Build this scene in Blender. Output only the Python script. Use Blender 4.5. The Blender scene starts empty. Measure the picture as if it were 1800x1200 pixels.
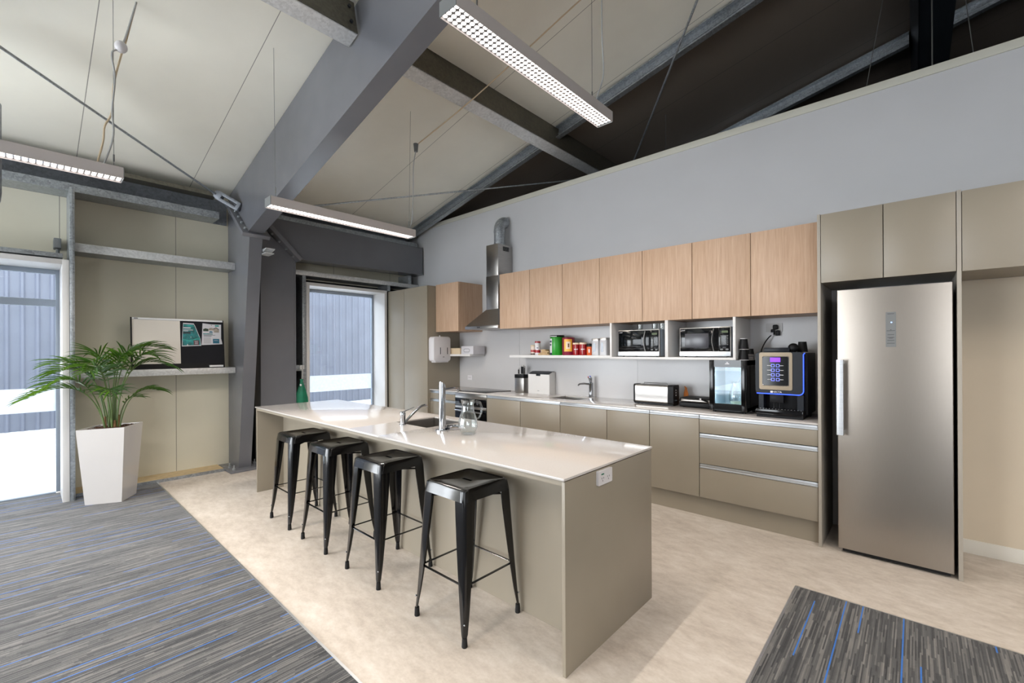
import bpy, bmesh, math, random
from mathutils import Vector, Matrix, Quaternion
random.seed(7)
C = bpy.context.scene.collection
PI = math.pi
# ---------------------------------------------------------------- camera
YAW, PITCH, ROLL, FPX = 0.739211, 0.0014633, -0.0045570, 778.1827
cam = bpy.data.cameras.new('camera'); cam_ob = bpy.data.objects.new('camera', cam); C.objects.link(cam_ob)
cam.sensor_width = 36; cam.lens = FPX / 1800 * 36; cam.shift_y = 15.3745 / 1800
cam.clip_start = .02; cam.clip_end = 200
_f = Vector((-math.sin(YAW) * math.cos(PITCH), math.cos(YAW) * math.cos(PITCH), math.sin(PITCH)))
_r = Vector((math.cos(YAW), math.sin(YAW), 0)); _u = _r.cross(_f)
_r2 = _r * math.cos(ROLL) + _u * math.sin(ROLL); _u2 = _r2.cross(_f)
cam_ob.matrix_world = Matrix(((_r2.x, _u2.x, -_f.x, 6.33866), (_r2.y, _u2.y, -_f.y, -4.58891), (_r2.z, _u2.z, -_f.z, 1.474623), (0, 0, 0, 1)))
bpy.context.scene.camera = cam_ob
# ---------------------------------------------------------------- world, daylight, exposure
vs = bpy.context.scene.view_settings
vs.view_transform = 'Standard'; vs.look = 'None'; vs.gamma = 1; vs.use_curve_mapping = False
vs.exposure = 0.22
W = bpy.data.worlds.new('sky'); bpy.context.scene.world = W; W.use_nodes = True
wn = W.node_tree.nodes['Background']; wn.inputs[0].default_value = (.87, .93, 1.0, 1); wn.inputs[1].default_value = 6.5

def area(name, loc, rot, sx, sy, power, col=(1, 1, 1), portal=False):
    l = bpy.data.lights.new(name, 'AREA'); l.shape = 'RECTANGLE'; l.size = sx; l.size_y = sy; l.energy = power; l.color = col
    if portal: l.cycles.is_portal = True
    o = bpy.data.objects.new(name, l); C.objects.link(o); o.location = loc; o.rotation_euler = rot
    return o
# daylight through rear and left wall windows behind the camera, plus an added fill
DAY = (.92, .965, 1.0)
area('daylight_rear_left', (1.9, -9.3, 1.6), (PI / 2, 0, 0), 3.4, 2.6, 135, DAY)
area('fill_rear_right', (10.0, -9.3, 1.6), (PI / 2, 0, 0), 3.0, 2.4, 22, (1, .97, .92))  # unseen fill lamp, added to brighten the ceiling on the right
area('daylight_side', (-.5, -7.3, 1.25), (PI / 2, 0, -PI / 2), 2.2, 2.3, 155, DAY)
area('portal_door', (-.95, -4.9, 1.2), (PI / 2, 0, -PI / 2), 1.3, 2.6, 1, portal=True)
area('portal_window', (-.95, -1.28, 1.2), (PI / 2, 0, -PI / 2), 1.3, 2.6, 1, portal=True)

SPOT_W = 25     # watts of each small LED spot inside the pendant lights
# ---------------------------------------------------------------- helpers
def S(r, g, b):
    def c(v):
        v /= 255.
        return v / 12.92 if v <= .04045 else ((v + .055) / 1.055) ** 2.4
    return (c(r), c(g), c(b), 1)

def mk(name):
    m = bpy.data.materials.new(name); m.use_nodes = True
    nt = m.node_tree; p = nt.nodes['Principled BSDF']
    return m, nt, p

def pos(nt, scale=(1, 1, 1), rot=(0, 0, 0)):
    g = nt.nodes.new('ShaderNodeNewGeometry'); mp = nt.nodes.new('ShaderNodeMapping')
    mp.inputs['Scale'].default_value = scale; mp.inputs['Rotation'].default_value = rot
    nt.links.new(g.outputs['Position'], mp.inputs['Vector'])
    return mp.outputs['Vector']

def noise(nt, vec, scale=5, detail=3, rough=.5):
    n = nt.nodes.new('ShaderNodeTexNoise'); n.inputs['Scale'].default_value = scale
    n.inputs['Detail'].default_value = detail; n.inputs['Roughness'].default_value = rough
    nt.links.new(vec, n.inputs['Vector']); return n.outputs['Fac']

def ramp(nt, fac, stops):
    r = nt.nodes.new('ShaderNodeValToRGB'); e = r.color_ramp.elements
    while len(e) < len(stops): e.new(.5)
    for k, (p, c) in enumerate(stops): e[k].position = p; e[k].color = c
    nt.links.new(fac, r.inputs['Fac']); return r.outputs['Color']

def bump(nt, p, fac, strength=.1, dist=.002):
    b = nt.nodes.new('ShaderNodeBump'); b.inputs['Strength'].default_value = strength; b.inputs['Distance'].default_value = dist
    nt.links.new(fac, b.inputs['Height']); nt.links.new(b.outputs['Normal'], p.inputs['Normal'])

def math_(nt, op, a, b=None, c=None):
    n = nt.nodes.new('ShaderNodeMath'); n.operation = op
    for k, v in enumerate((a, b, c)):
        if v is None: continue
        if isinstance(v, (int, float)): n.inputs[k].default_value = v
        else: nt.links.new(v, n.inputs[k])
    return n.outputs[0]

def mixc(nt, fac, a, b, mode='MIX'):
    n = nt.nodes.new('ShaderNodeMix'); n.data_type = 'RGBA'; n.blend_type = mode
    for s, v in ((0, fac), (6, a), (7, b)):
        if isinstance(v, (int, float)): n.inputs[s].default_value = v
        elif isinstance(v, tuple): n.inputs[s].default_value = v
        else: nt.links.new(v, n.inputs[s])
    return n.outputs[2]

def plain(name, col, rough=.5, metal=0., var=.06, nscale=3., bmp=0., bscale=200., coat=0., spec=None, emit=None, es=0):
    """procedural paint: base colour with a faint large-scale mottling and optional fine bump"""
    m, nt, p = mk(name)
    v = pos(nt)
    f = noise(nt, v, nscale, 3)
    lo = tuple(c * (1 - var) for c in col[:3]) + (1,); hi = tuple(min(1, c * (1 + var)) for c in col[:3]) + (1,)
    nt.links.new(ramp(nt, f, [(.3, lo), (.7, hi)]), p.inputs['Base Color'])
    p.inputs['Roughness'].default_value = rough; p.inputs['Metallic'].default_value = metal
    if coat: p.inputs['Coat Weight'].default_value = coat; p.inputs['Coat Roughness'].default_value = .08
    if spec is not None: p.inputs['Specular IOR Level'].default_value = spec
    if bmp: bump(nt, p, noise(nt, v, bscale, 2), bmp, .001)
    if emit: p.inputs['Emission Color'].default_value = emit; p.inputs['Emission Strength'].default_value = es
    return m

def brushed(name, col, rough=.3, stretch=(1, 1, 60), scale=6, var=.12, aniso=0.):
    m, nt, p = mk(name)
    v = pos(nt, stretch); f = noise(nt, v, scale, 4, .6)
    lo = tuple(c * (1 - var) for c in col[:3]) + (1,); hi = tuple(min(1, c * (1 + var)) for c in col[:3]) + (1,)
    nt.links.new(ramp(nt, f, [(.3, lo), (.7, hi)]), p.inputs['Base Color'])
    p.inputs['Metallic'].default_value = 1; p.inputs['Roughness'].default_value = rough
    if aniso: p.inputs['Anisotropic'].default_value = aniso
    bump(nt, p, f, .04, .0005)
    return m

def galv(name, col=S(150, 156, 160), rough=.42, metal=.75, lo=.72, hi=1.25, scale=70):
    m, nt, p = mk(name)
    v = pos(nt); vo = nt.nodes.new('ShaderNodeTexVoronoi'); vo.inputs['Scale'].default_value = scale
    nt.links.new(v, vo.inputs['Vector'])
    bw = nt.nodes.new('ShaderNodeRGBToBW'); nt.links.new(vo.outputs['Color'], bw.inputs[0])
    f2 = noise(nt, v, 4, 3)
    ff = math_(nt, 'MULTIPLY_ADD', f2, .5, math_(nt, 'MULTIPLY', bw.outputs[0], .55))
    a = tuple(c * lo for c in col[:3]) + (1,); b = tuple(min(1, c * hi) for c in col[:3]) + (1,)
    nt.links.new(ramp(nt, ff, [(.25, a), (.75, b)]), p.inputs['Base Color'])
    p.inputs['Metallic'].default_value = metal
    rr = math_(nt, 'MULTIPLY_ADD', bw.outputs[0], .2, rough - .1); nt.links.new(rr, p.inputs['Roughness'])
    return m

def wood(name, c1, c2, rough=.45):
    m, nt, p = mk(name)
    v = pos(nt, (26, 26, 1.1)); f = noise(nt, v, 2.2, 5, .6)
    v2 = pos(nt, (160, 160, 4)); f2 = noise(nt, v2, 1.6, 3, .6)
    ff = math_(nt, 'MULTIPLY_ADD', f2, .45, math_(nt, 'MULTIPLY', f, .62))
    nt.links.new(ramp(nt, ff, [(.3, c1), (.5, tuple((a + b) / 2 for a, b in zip(c1, c2))), (.72, c2)]), p.inputs['Base Color'])
    p.inputs['Roughness'].default_value = rough; p.inputs['Specular IOR Level'].default_value = .35
    bump(nt, p, ff, .06, .001)
    return m

def carpet_mat(name, greys, blue):
    m, nt, p = mk(name)
    g = nt.nodes.new('ShaderNodeNewGeometry'); sp = nt.nodes.new('ShaderNodeSeparateXYZ'); nt.links.new(g.outputs['Position'], sp.inputs[0])
    x, y = sp.outputs['X'], sp.outputs['Y']
    def cells(wid, length, seed):
        cx = math_(nt, 'FLOOR', math_(nt, 'DIVIDE', math_(nt, 'ADD', x, 50 + seed), wid))
        w1 = nt.nodes.new('ShaderNodeTexWhiteNoise'); w1.noise_dimensions = '1D'; nt.links.new(cx, w1.inputs['W'])
        yy = math_(nt, 'ADD', y, math_(nt, 'MULTIPLY', w1.outputs['Value'], length * 3))
        cy = math_(nt, 'FLOOR', math_(nt, 'DIVIDE', math_(nt, 'ADD', yy, 50), length))
        cv = nt.nodes.new('ShaderNodeCombineXYZ'); nt.links.new(cx, cv.inputs[0]); nt.links.new(cy, cv.inputs[1]); cv.inputs[2].default_value = seed
        w2 = nt.nodes.new('ShaderNodeTexWhiteNoise'); w2.noise_dimensions = '3D'; nt.links.new(cv.outputs[0], w2.inputs['Vector'])
        return w2.outputs['Value']
    a = cells(.0058, .19, 0.0); b = cells(.0175, .33, 3.1)
    fib = noise(nt, g.outputs['Position'], 420, 2)
    big = noise(nt, g.outputs['Position'], 14, 2)
    f = math_(nt, 'ADD', math_(nt, 'MULTIPLY', a, .42), math_(nt, 'ADD', math_(nt, 'MULTIPLY', b, .16), math_(nt, 'ADD', math_(nt, 'MULTIPLY', fib, .4), math_(nt, 'MULTIPLY', big, .1))))
    base = ramp(nt, f, [(.3, greys[0]), (.55, greys[1]), (.85, greys[2])])
    # sparse blue yarn lines: one narrow row per pitch, broken into lengths
    pitch = .131
    xr = math_(nt, 'DIVIDE', math_(nt, 'ADD', x, 50), pitch); cxb = math_(nt, 'FLOOR', xr); fr = math_(nt, 'FRACT', xr)
    w1 = nt.nodes.new('ShaderNodeTexWhiteNoise'); w1.noise_dimensions = '1D'; nt.links.new(cxb, w1.inputs['W'])
    c0 = math_(nt, 'MULTIPLY_ADD', w1.outputs['Value'], .8, .1)
    near = math_(nt, 'LESS_THAN', math_(nt, 'ABSOLUTE', math_(nt, 'SUBTRACT', fr, c0)), .024)
    yb = math_(nt, 'DIVIDE', math_(nt, 'ADD', math_(nt, 'ADD', y, 50), math_(nt, 'MULTIPLY', w1.outputs['Value'], 2.3)), .62)
    cv = nt.nodes.new('ShaderNodeCombineXYZ'); nt.links.new(cxb, cv.inputs[0]); nt.links.new(math_(nt, 'FLOOR', yb), cv.inputs[1])
    w3 = nt.nodes.new('ShaderNodeTexWhiteNoise'); w3.noise_dimensions = '3D'; nt.links.new(cv.outputs[0], w3.inputs['Vector'])
    on = math_(nt, 'LESS_THAN', w3.outputs['Value'], .62)
    mask = math_(nt, 'MULTIPLY', near, on)
    mask = math_(nt, 'MULTIPLY', mask, math_(nt, 'GREATER_THAN', fib, .36))
    nt.links.new(mixc(nt, mask, base, blue), p.inputs['Base Color'])
    p.inputs['Roughness'].default_value = .9; p.inputs['Specular IOR Level'].default_value = .2
    p.inputs['Sheen Weight'].default_value = .25; p.inputs['Sheen Roughness'].default_value = .5
    bump(nt, p, math_(nt, 'ADD', fib, a), .6, .004)
    return m

def seam_mat(name, col, axis, start, pitch, wid=.006, rough=.45, var=.04, dark=.35):
    m, nt, p = mk(name)
    g = nt.nodes.new('ShaderNodeNewGeometry'); sp = nt.nodes.new('ShaderNodeSeparateXYZ'); nt.links.new(g.outputs['Position'], sp.inputs[0])
    c = sp.outputs[axis]
    fr = math_(nt, 'FRACT', math_(nt, 'DIVIDE', math_(nt, 'ADD', c, -start + 100 * pitch), pitch))
    ln = math_(nt, 'LESS_THAN', fr, wid / pitch)
    f = noise(nt, g.outputs['Position'], 1.6, 4)
    lo = tuple(v * (1 - var) for v in col[:3]) + (1,); hi = tuple(v * (1 + var) for v in col[:3]) + (1,)
    base = ramp(nt, f, [(.3, lo), (.7, hi)])
    nt.links.new(mixc(nt, ln, base, tuple(v * dark for v in col[:3]) + (1,)), p.inputs['Base Color'])
    p.inputs['Roughness'].default_value = rough
    bump(nt, p, math_(nt, 'SUBTRACT', 1.0, ln), .3, .004)
    return m

def glass_arch(name, tint=(.93, .96, .98, 1), gl=.06, rough=0., gp=4.0):
    m, nt, p = mk(name); nt.nodes.remove(p); out = nt.nodes['Material Output']
    t = nt.nodes.new('ShaderNodeBsdfTransparent'); t.inputs[0].default_value = tint
    g = nt.nodes.new('ShaderNodeBsdfGlossy'); g.inputs['Roughness'].default_value = rough
    lw = nt.nodes.new('ShaderNodeLayerWeight'); lw.inputs[0].default_value = .5
    fc = math_(nt, 'MULTIPLY_ADD', math_(nt, 'POWER', lw.outputs['Facing'], gp), .8, gl + .03)
    mx = nt.nodes.new('ShaderNodeMixShader'); nt.links.new(fc, mx.inputs[0]); nt.links.new(t.outputs[0], mx.inputs[1]); nt.links.new(g.outputs[0], mx.inputs[2])
    nt.links.new(mx.outputs[0], out.inputs['Surface'])
    return m

def trans_mat(name, col, tw=.6):
    m, nt, p = mk(name); nt.nodes.remove(p); out = nt.nodes['Material Output']
    d = nt.nodes.new('ShaderNodeBsdfDiffuse'); t = nt.nodes.new('ShaderNodeBsdfTranslucent')
    f = noise(nt, pos(nt), 30, 2)
    c = ramp(nt, f, [(.3, tuple(v * .9 for v in col[:3]) + (1,)), (.7, col)])
    nt.links.new(c, d.inputs[0]); nt.links.new(c, t.inputs[0])
    mx = nt.nodes.new('ShaderNodeMixShader'); mx.inputs[0].default_value = tw
    nt.links.new(d.outputs[0], mx.inputs[1]); nt.links.new(t.outputs[0], mx.inputs[2]); nt.links.new(mx.outputs[0], out.inputs['Surface'])
    return m

def emis(name, col, st):
    m, nt, p = mk(name)
    p.inputs['Base Color'].default_value = (.02, .02, .02, 1) if st < 6 else col
    p.inputs['Emission Color'].default_value = col; p.inputs['Emission Strength'].default_value = st
    return m

# ---------------------------------------------------------------- materials
M = {}
M['laminate'] = plain('taupe_laminate', S(142, 133, 118), .38, var=.03, bmp=.03)
M['lam_edge'] = plain('taupe_edge', S(160, 153, 142), .5, var=.02)
M['wood'] = wood('pale_oak_laminate', S(164, 132, 106), S(196, 167, 142))
M['stone'] = plain('white_stone_top', S(198, 193, 189), .14, var=.03, nscale=120, coat=.3)
M['splash'] = plain('splashback_white', S(188, 186, 186), .26, var=.02)
M['wallpaint'] = plain('wall_paint', S(184, 184, 185), .6, var=.015, bmp=.04, bscale=90)
M['warmwall'] = M['wallpaint']
M['cap'] = plain('wall_cap_paint', S(188, 186, 174), .5, var=.02)
M['skirting'] = plain('skirting_white', S(220, 216, 206), .4, var=.02)
M['ceiling'] = seam_mat('roof_panel_cream', S(232, 229, 217), 'Y', -4.232, .998, .006, .38)
M['wallpanel'] = seam_mat('wall_panel_cream', S(202, 197, 178), 'Y', -4.355, .988, .006, .45)
M['plywood'] = plain('raw_plywood_strip', S(196, 174, 136), .7, var=.1, nscale=20)
M['steel_paint'] = plain('grey_steel_paint', S(104, 105, 110), .24, var=.04, nscale=4, bmp=.03, bscale=60)
M['galv'] = galv('galvanised_steel', S(164, 169, 173))
M['galv_web'] = galv('galvanised_dull', S(108, 104, 92), .5, .55, .75, 1.2, 50)
M['galv_dull'] = galv('galvanised_weathered', S(124, 128, 134), .5, .4, .8, 1.2, 50)
M['galv_light'] = galv('galvanised_light', S(204, 205, 205), .4, .35, .85, 1.12, 60)
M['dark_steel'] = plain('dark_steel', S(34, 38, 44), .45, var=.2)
M['white_metal'] = plain('white_powdercoat', S(210, 208, 206), .35, var=.02)
M['alu'] = brushed('anodised_aluminium', S(206, 209, 212), .42, (1, 60, 60), 8)
M['grey_alu'] = plain('grey_aluminium', S(140, 150, 162), .4, .0, var=.04)
M['stainless'] = brushed('brushed_stainless', S(176, 172, 168), .3, (1, 1, 40), 10)
M['fridge'] = brushed('fridge_stainless', S(158, 150, 141), .33, (60, 60, 1), 14, .03)
M['chrome'] = plain('chrome', S(186, 189, 194), .07, 1., var=.01)
M['black_gloss'] = plain('gloss_black', S(8, 8, 10), .14, var=.1, coat=.1, spec=.35)
M['stool'] = plain('stool_black_enamel', S(7, 7, 9), .16, var=.1, coat=.35, nscale=12, spec=.4)
M['black'] = plain('matte_black', S(14, 14, 16), .5, var=.15, spec=.25)
M['rubber'] = plain('black_rubber', S(16, 16, 17), .8, var=.1)
M['black_glass'] = plain('black_glass', S(6, 7, 10), .09, var=.05, spec=.3)
M['white_plastic'] = plain('white_plastic', S(210, 207, 209), .3, var=.02)
M['darkgrey'] = plain('dark_grey_plastic', S(22, 26, 32), .35, var=.08, spec=.22)
M['grey_plastic'] = plain('grey_plastic', S(110, 112, 112), .5, var=.05)
M['felt'] = plain('black_felt', S(18, 18, 24), .95, var=.2, nscale=200)
M['whiteboard'] = plain('whiteboard', S(206, 200, 190), .22, var=.03)
M['paper'] = plain('paper_white', S(196, 194, 198), .7, var=.02)
M['pot'] = plain('gloss_white_planter', S(205, 202, 200), .1, var=.015, coat=.4)
M['soil'] = plain('bark_mulch', S(74, 48, 34), .9, var=.5, nscale=60, bmp=.8, bscale=60)
M['stem'] = plain('palm_stem', S(84, 104, 56), .5, var=.25, nscale=14)
M['trunk'] = plain('palm_trunk', S(120, 90, 60), .8, var=.3, nscale=40)
M['gravel'] = plain('gravel', S(176, 176, 178), .95, var=.45, nscale=24, bmp=.6, bscale=30)
M['concrete'] = plain('pale_concrete', S(205, 205, 204), .85, var=.05, nscale=3)
M['clad'] = plain('dark_corrugated_cladding', S(96, 99, 110), .4, var=.08, nscale=2)
M['glass'] = glass_arch('window_glass', gl=.0)
M['jugglass'] = glass_arch('clear_glass', (.945, .965, .965, 1), .05, gp=2.4)
M['frost'] = trans_mat('frosted_film', (.92, .95, 1.0, 1), .65)
M['led'] = emis('led_cell', (1.0, .94, .90, 1), 3.2)
M['ledtrim'] = plain('louvre_silver', S(150, 150, 152), .25, .8)
M['fixture'] = plain('fixture_housing', S(196, 188, 184), .45, .0, var=.04)
M['cord_beige'] = plain('beige_cord', S(200, 180, 150), .6)
M['cord_grey'] = plain('grey_cord', S(170, 170, 168), .6)
M['wire'] = plain('steel_wire', S(120, 120, 118), .4, .8)
M['green'] = plain('green_bag_fabric', S(0, 110, 80), .6, var=.2, nscale=12)

# leaf: green blades that let light through
def leaf_mat():
    m, nt, p = mk('palm_leaf')
    f = noise(nt, pos(nt), 9, 3)
    nt.links.new(ramp(nt, f, [(.3, S(18, 44, 26)), (.7, S(40, 76, 36))]), p.inputs['Base Color'])
    p.inputs['Roughness'].default_value = .32
    t = nt.nodes.new('ShaderNodeBsdfTranslucent'); t.inputs[0].default_value = S(150, 205, 40)
    mx = nt.nodes.new('ShaderNodeMixShader'); mx.inputs[0].default_value = .22
    nt.links.new(p.outputs[0], mx.inputs[1]); nt.links.new(t.outputs[0], mx.inputs[2])
    nt.links.new(mx.outputs[0], nt.nodes['Material Output'].inputs['Surface'])
    return m
M['leaf'] = leaf_mat()

def floor_mat():
    m, nt, p = mk('vinyl_floor')
    v = pos(nt, (1, 1.6, 1)); a = noise(nt, v, 2.2, 5, .65); b = noise(nt, pos(nt, (3, 6, 1), (0, 0, .5)), 3.2, 5, .7); c = noise(nt, pos(nt), 60, 2)
    f = math_(nt, 'ADD', math_(nt, 'MULTIPLY', a, .45), math_(nt, 'ADD', math_(nt, 'MULTIPLY', b, .5), math_(nt, 'MULTIPLY', c, .12)))
    nt.links.new(ramp(nt, f, [(.36, S(176, 165, 154)), (.53, S(200, 190, 179)), (.70, S(218, 210, 201))]), p.inputs['Base Color'])
    p.inputs['Roughness'].default_value = .42; p.inputs['Specular IOR Level'].default_value = .4
    bump(nt, p, c, .05, .001)
    return m
M['vinyl'] = floor_mat()
M['carpet'] = carpet_mat('striped_carpet', (S(30, 30, 33), S(70, 70, 71), S(128, 125, 121)), S(24, 108, 198))

# ---------------------------------------------------------------- mesh builder
class B:
    def __init__(s): s.bm = bmesh.new()
    def _merge(s, t):
        me = bpy.data.meshes.new('tmp'); t.to_mesh(me); t.free(); s.bm.from_mesh(me); bpy.data.meshes.remove(me)
    def box(s, x0, x1, y0, y1, z0, z1, bev=0., seg=2):
        t = bmesh.new(); bmesh.ops.create_cube(t, size=1)
        for v in t.verts: v.co = Vector(((x0 + x1) / 2 + v.co.x * (x1 - x0), (y0 + y1) / 2 + v.co.y * (y1 - y0), (z0 + z1) / 2 + v.co.z * (z1 - z0)))
        if bev: bmesh.ops.bevel(t, geom=t.edges[:], offset=bev, segments=seg, profile=.5, affect='EDGES')
        s._merge(t); return s
    def vbox(s, x0, x1, y0, y1, z0, z1, bev=.01, axis=2, seg=4, bev2=0):
        """box with only the edges parallel to an axis rounded"""
        t = bmesh.new(); bmesh.ops.create_cube(t, size=1)
        for v in t.verts: v.co = Vector(((x0 + x1) / 2 + v.co.x * (x1 - x0), (y0 + y1) / 2 + v.co.y * (y1 - y0), (z0 + z1) / 2 + v.co.z * (z1 - z0)))
        e = [q for q in t.edges if abs((q.verts[0].co - q.verts[1].co)[axis]) > 1e-6]
        bmesh.ops.bevel(t, geom=e, offset=bev, segments=seg, profile=.5, affect='EDGES')
        if bev2:
            lo = min(v.co[axis] for v in t.verts); hi = max(v.co[axis] for v in t.verts)
            e = [q for q in t.edges if abs(q.verts[0].co[axis] - q.verts[1].co[axis]) < 1e-7 and (abs(q.verts[0].co[axis] - hi) < 1e-7)]
            bmesh.ops.bevel(t, geom=e, offset=bev2, segments=2, profile=.5, affect='EDGES')
        s._merge(t); return s
    def obb(s, c, ax, ay, az, hx, hy, hz, bev=0.):
        t = bmesh.new(); bmesh.ops.create_cube(t, size=2)
        ax, ay, az = Vector(ax).normalized(), Vector(ay).normalized(), Vector(az).normalized(); c = Vector(c)
        for v in t.verts: v.co = c + ax * v.co.x * hx + ay * v.co.y * hy + az * v.co.z * hz
        bmesh.ops.recalc_face_normals(t, faces=t.faces)
        if bev: bmesh.ops.bevel(t, geom=t.edges[:], offset=bev, segments=2, profile=.5, affect='EDGES')
        s._merge(t); return s
    def tube(s, pts, r, seg=10, cap=True, sq=None):
        pts = [Vector(p) for p in pts]; n = len(pts); rs = r if isinstance(r, (list, tuple)) else [r] * n
        T = [(pts[min(k + 1, n - 1)] - pts[max(k - 1, 0)]).normalized() for k in range(n)]
        a = Vector((0, 0, 1)) if abs(T[0].z) < .9 else Vector((1, 0, 0))
        u = T[0].cross(a).normalized(); rings = []
        for k in range(n):
            u = (u - T[k] * u.dot(T[k])).normalized(); w = T[k].cross(u)
            ring = []
            for j in range(seg):
                an = 2 * PI * j / seg
                ring.append(s.bm.verts.new(pts[k] + (u * math.cos(an) + w * math.sin(an) * (sq or 1)) * rs[k]))
            rings.append(ring)
        for k in range(n - 1):
            for j in range(seg):
                s.bm.faces.new((rings[k][j], rings[k][(j + 1) % seg], rings[k + 1][(j + 1) % seg], rings[k + 1][j]))
        if cap:
            s.bm.faces.new(rings[0][::-1]); s.bm.faces.new(rings[-1])
        return s
    def cyl(s, p0, p1, r, r1=None, seg=24): return s.tube([p0, p1], [r, r if r1 is None else r1], seg)
    def lathe(s, prof, cx, cy, seg=40, closed=False):
        rings = []
        for r, z in prof:
            if r < 1e-6: rings.append([s.bm.verts.new((cx, cy, z))])
            else: rings.append([s.bm.verts.new((cx + r * math.cos(2 * PI * j / seg), cy + r * math.sin(2 * PI * j / seg), z)) for j in range(seg)])
        m = len(rings)
        for k in range(m if closed else m - 1):
            a, b = rings[k], rings[(k + 1) % m]
            for j in range(seg):
                q = (j + 1) % seg
                if len(a) == 1 and len(b) == 1: continue
                if len(a) == 1: s.bm.faces.new((a[0], b[q], b[j]))
                elif len(b) == 1: s.bm.faces.new((a[j], a[q], b[0]))
                else: s.bm.faces.new((a[j], a[q], b[q], b[j]))
        return s
    def prism(s, poly, axis, a0, a1):
        """poly in the two other axes (in cyclic xyz order without axis), extruded along axis"""
        def P(p, a):
            if axis == 0: return (a, p[0], p[1])
            if axis == 1: return (p[0], a, p[1])
            return (p[0], p[1], a)
        t = bmesh.new()
        A = [t.verts.new(P(p, a0)) for p in poly]; Bv = [t.verts.new(P(p, a1)) for p in poly]; n = len(poly)
        t.faces.new(A); t.faces.new(Bv[::-1])
        for k in range(n): t.faces.new((A[k], Bv[k], Bv[(k + 1) % n], A[(k + 1) % n]))
        bmesh.ops.recalc_face_normals(t, faces=t.faces); s._merge(t); return s
    def loft(s, rings, cap=True):
        R = [[s.bm.verts.new(p) for p in r] for r in rings]; n = len(R[0])
        for k in range(len(R) - 1):
            for j in range(n): s.bm.faces.new((R[k][j], R[k][(j + 1) % n], R[k + 1][(j + 1) % n], R[k + 1][j]))
        if cap: s.bm.faces.new(R[0][::-1]); s.bm.faces.new(R[-1])
        return s
    def face(s, pts):
        s.bm.faces.new([s.bm.verts.new(p) for p in pts]); return s
    def sphere(s, c, r, sz=1., seg=16):
        prof = [(r * math.sin(PI * k / 8), c[2] - r * sz * math.cos(PI * k / 8)) for k in range(9)]
        prof[0] = (0, prof[0][1]); prof[-1] = (0, prof[-1][1])
        return s.lathe(prof, c[0], c[1], seg)
    def build(s, name, mat, root=None, label=None, loc=None, smooth=35, recalc=True, kind=None):
        if recalc: bmesh.ops.recalc_face_normals(s.bm, faces=s.bm.faces)
        if root is not None: off = wloc(root)
        elif loc is not None: off = Vector(loc)
        else:
            vs_ = [v.co for v in s.bm.verts]
            off = Vector(((min(v.x for v in vs_) + max(v.x for v in vs_)) / 2, (min(v.y for v in vs_) + max(v.y for v in vs_)) / 2, min(v.z for v in vs_)))
        for v in s.bm.verts: v.co -= off
        me = bpy.data.meshes.new(name); s.bm.to_mesh(me); s.bm.free()
        if smooth:
            for p in me.polygons: p.use_smooth = True
            me.set_sharp_from_angle(angle=math.radians(smooth))
        me.materials.append(mat if not isinstance(mat, str) else M[mat])
        o = bpy.data.objects.new(name, me); C.objects.link(o)
        if root is not None: o.parent = root
        else: o.location = off
        if label: o['label'] = label
        if kind: o['kind'] = kind
        return o

def wloc(o):
    v = Vector(o.location)
    while o.parent: o = o.parent; v += Vector(o.location)
    return v

def tag(o, label=None, cat=None, group=None, kind=None):
    if label: o['label'] = label
    if cat: o['category'] = cat
    if group: o['group'] = group
    if kind: o['kind'] = kind
    return o

def thing(name, label, cat, loc, group=None, kind=None):
    o = bpy.data.objects.new(name, None); C.objects.link(o); o.location = loc; o.empty_display_size = .05
    return tag(o, label, cat, group, kind)

def struct(name, b, mat, label=None):
    o = b.build(name, mat); o['kind'] = 'structure'
    if label: o['label'] = label
    return o

def dup(root, loc, label=None, group=None):
    r = root.copy(); C.objects.link(r); r.location = loc
    if label: r['label'] = label
    if group: r['group'] = group
    for ch in list(root.children):
        c = ch.copy(); C.objects.link(c); c.parent = r
        for g in ch.children:
            d = g.copy(); C.objects.link(d); d.parent = c
    return r

def text(s, size, loc, rot, mat, root, name='lettering', ext=.0006, align='CENTER', shear=0):
    cu = bpy.data.curves.new(name, 'FONT'); cu.body = s; cu.size = size; cu.extrude = ext; cu.align_x = align; cu.align_y = 'CENTER'; cu.shear = shear
    o = bpy.data.objects.new(name, cu); C.objects.link(o)
    dg = bpy.context.evaluated_depsgraph_get(); dg.update()
    me = bpy.data.meshes.new_from_object(o.evaluated_get(dg)); bpy.data.objects.remove(o); bpy.data.curves.remove(cu)
    me.materials.clear(); me.materials.append(M[mat] if isinstance(mat, str) else mat)
    q = bpy.data.objects.new(name, me); C.objects.link(q); q.parent = root
    q.location = Vector(loc) - wloc(root); q.rotation_euler = rot
    return q
FRONT = (PI / 2, 0, 0)       # text facing -Y
SIDE = (PI / 2, 0, PI / 2)   # text facing +X

# ================================================================ SETTING
RZ = lambda x: 3.566 + .2265 * x     # underside of the roof panels
SL = math.atan(.2265); sx, sz = math.cos(SL), math.sin(SL)

D1a, D1b, D1z = -5.42, -4.352, 2.345    # left door opening
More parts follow.
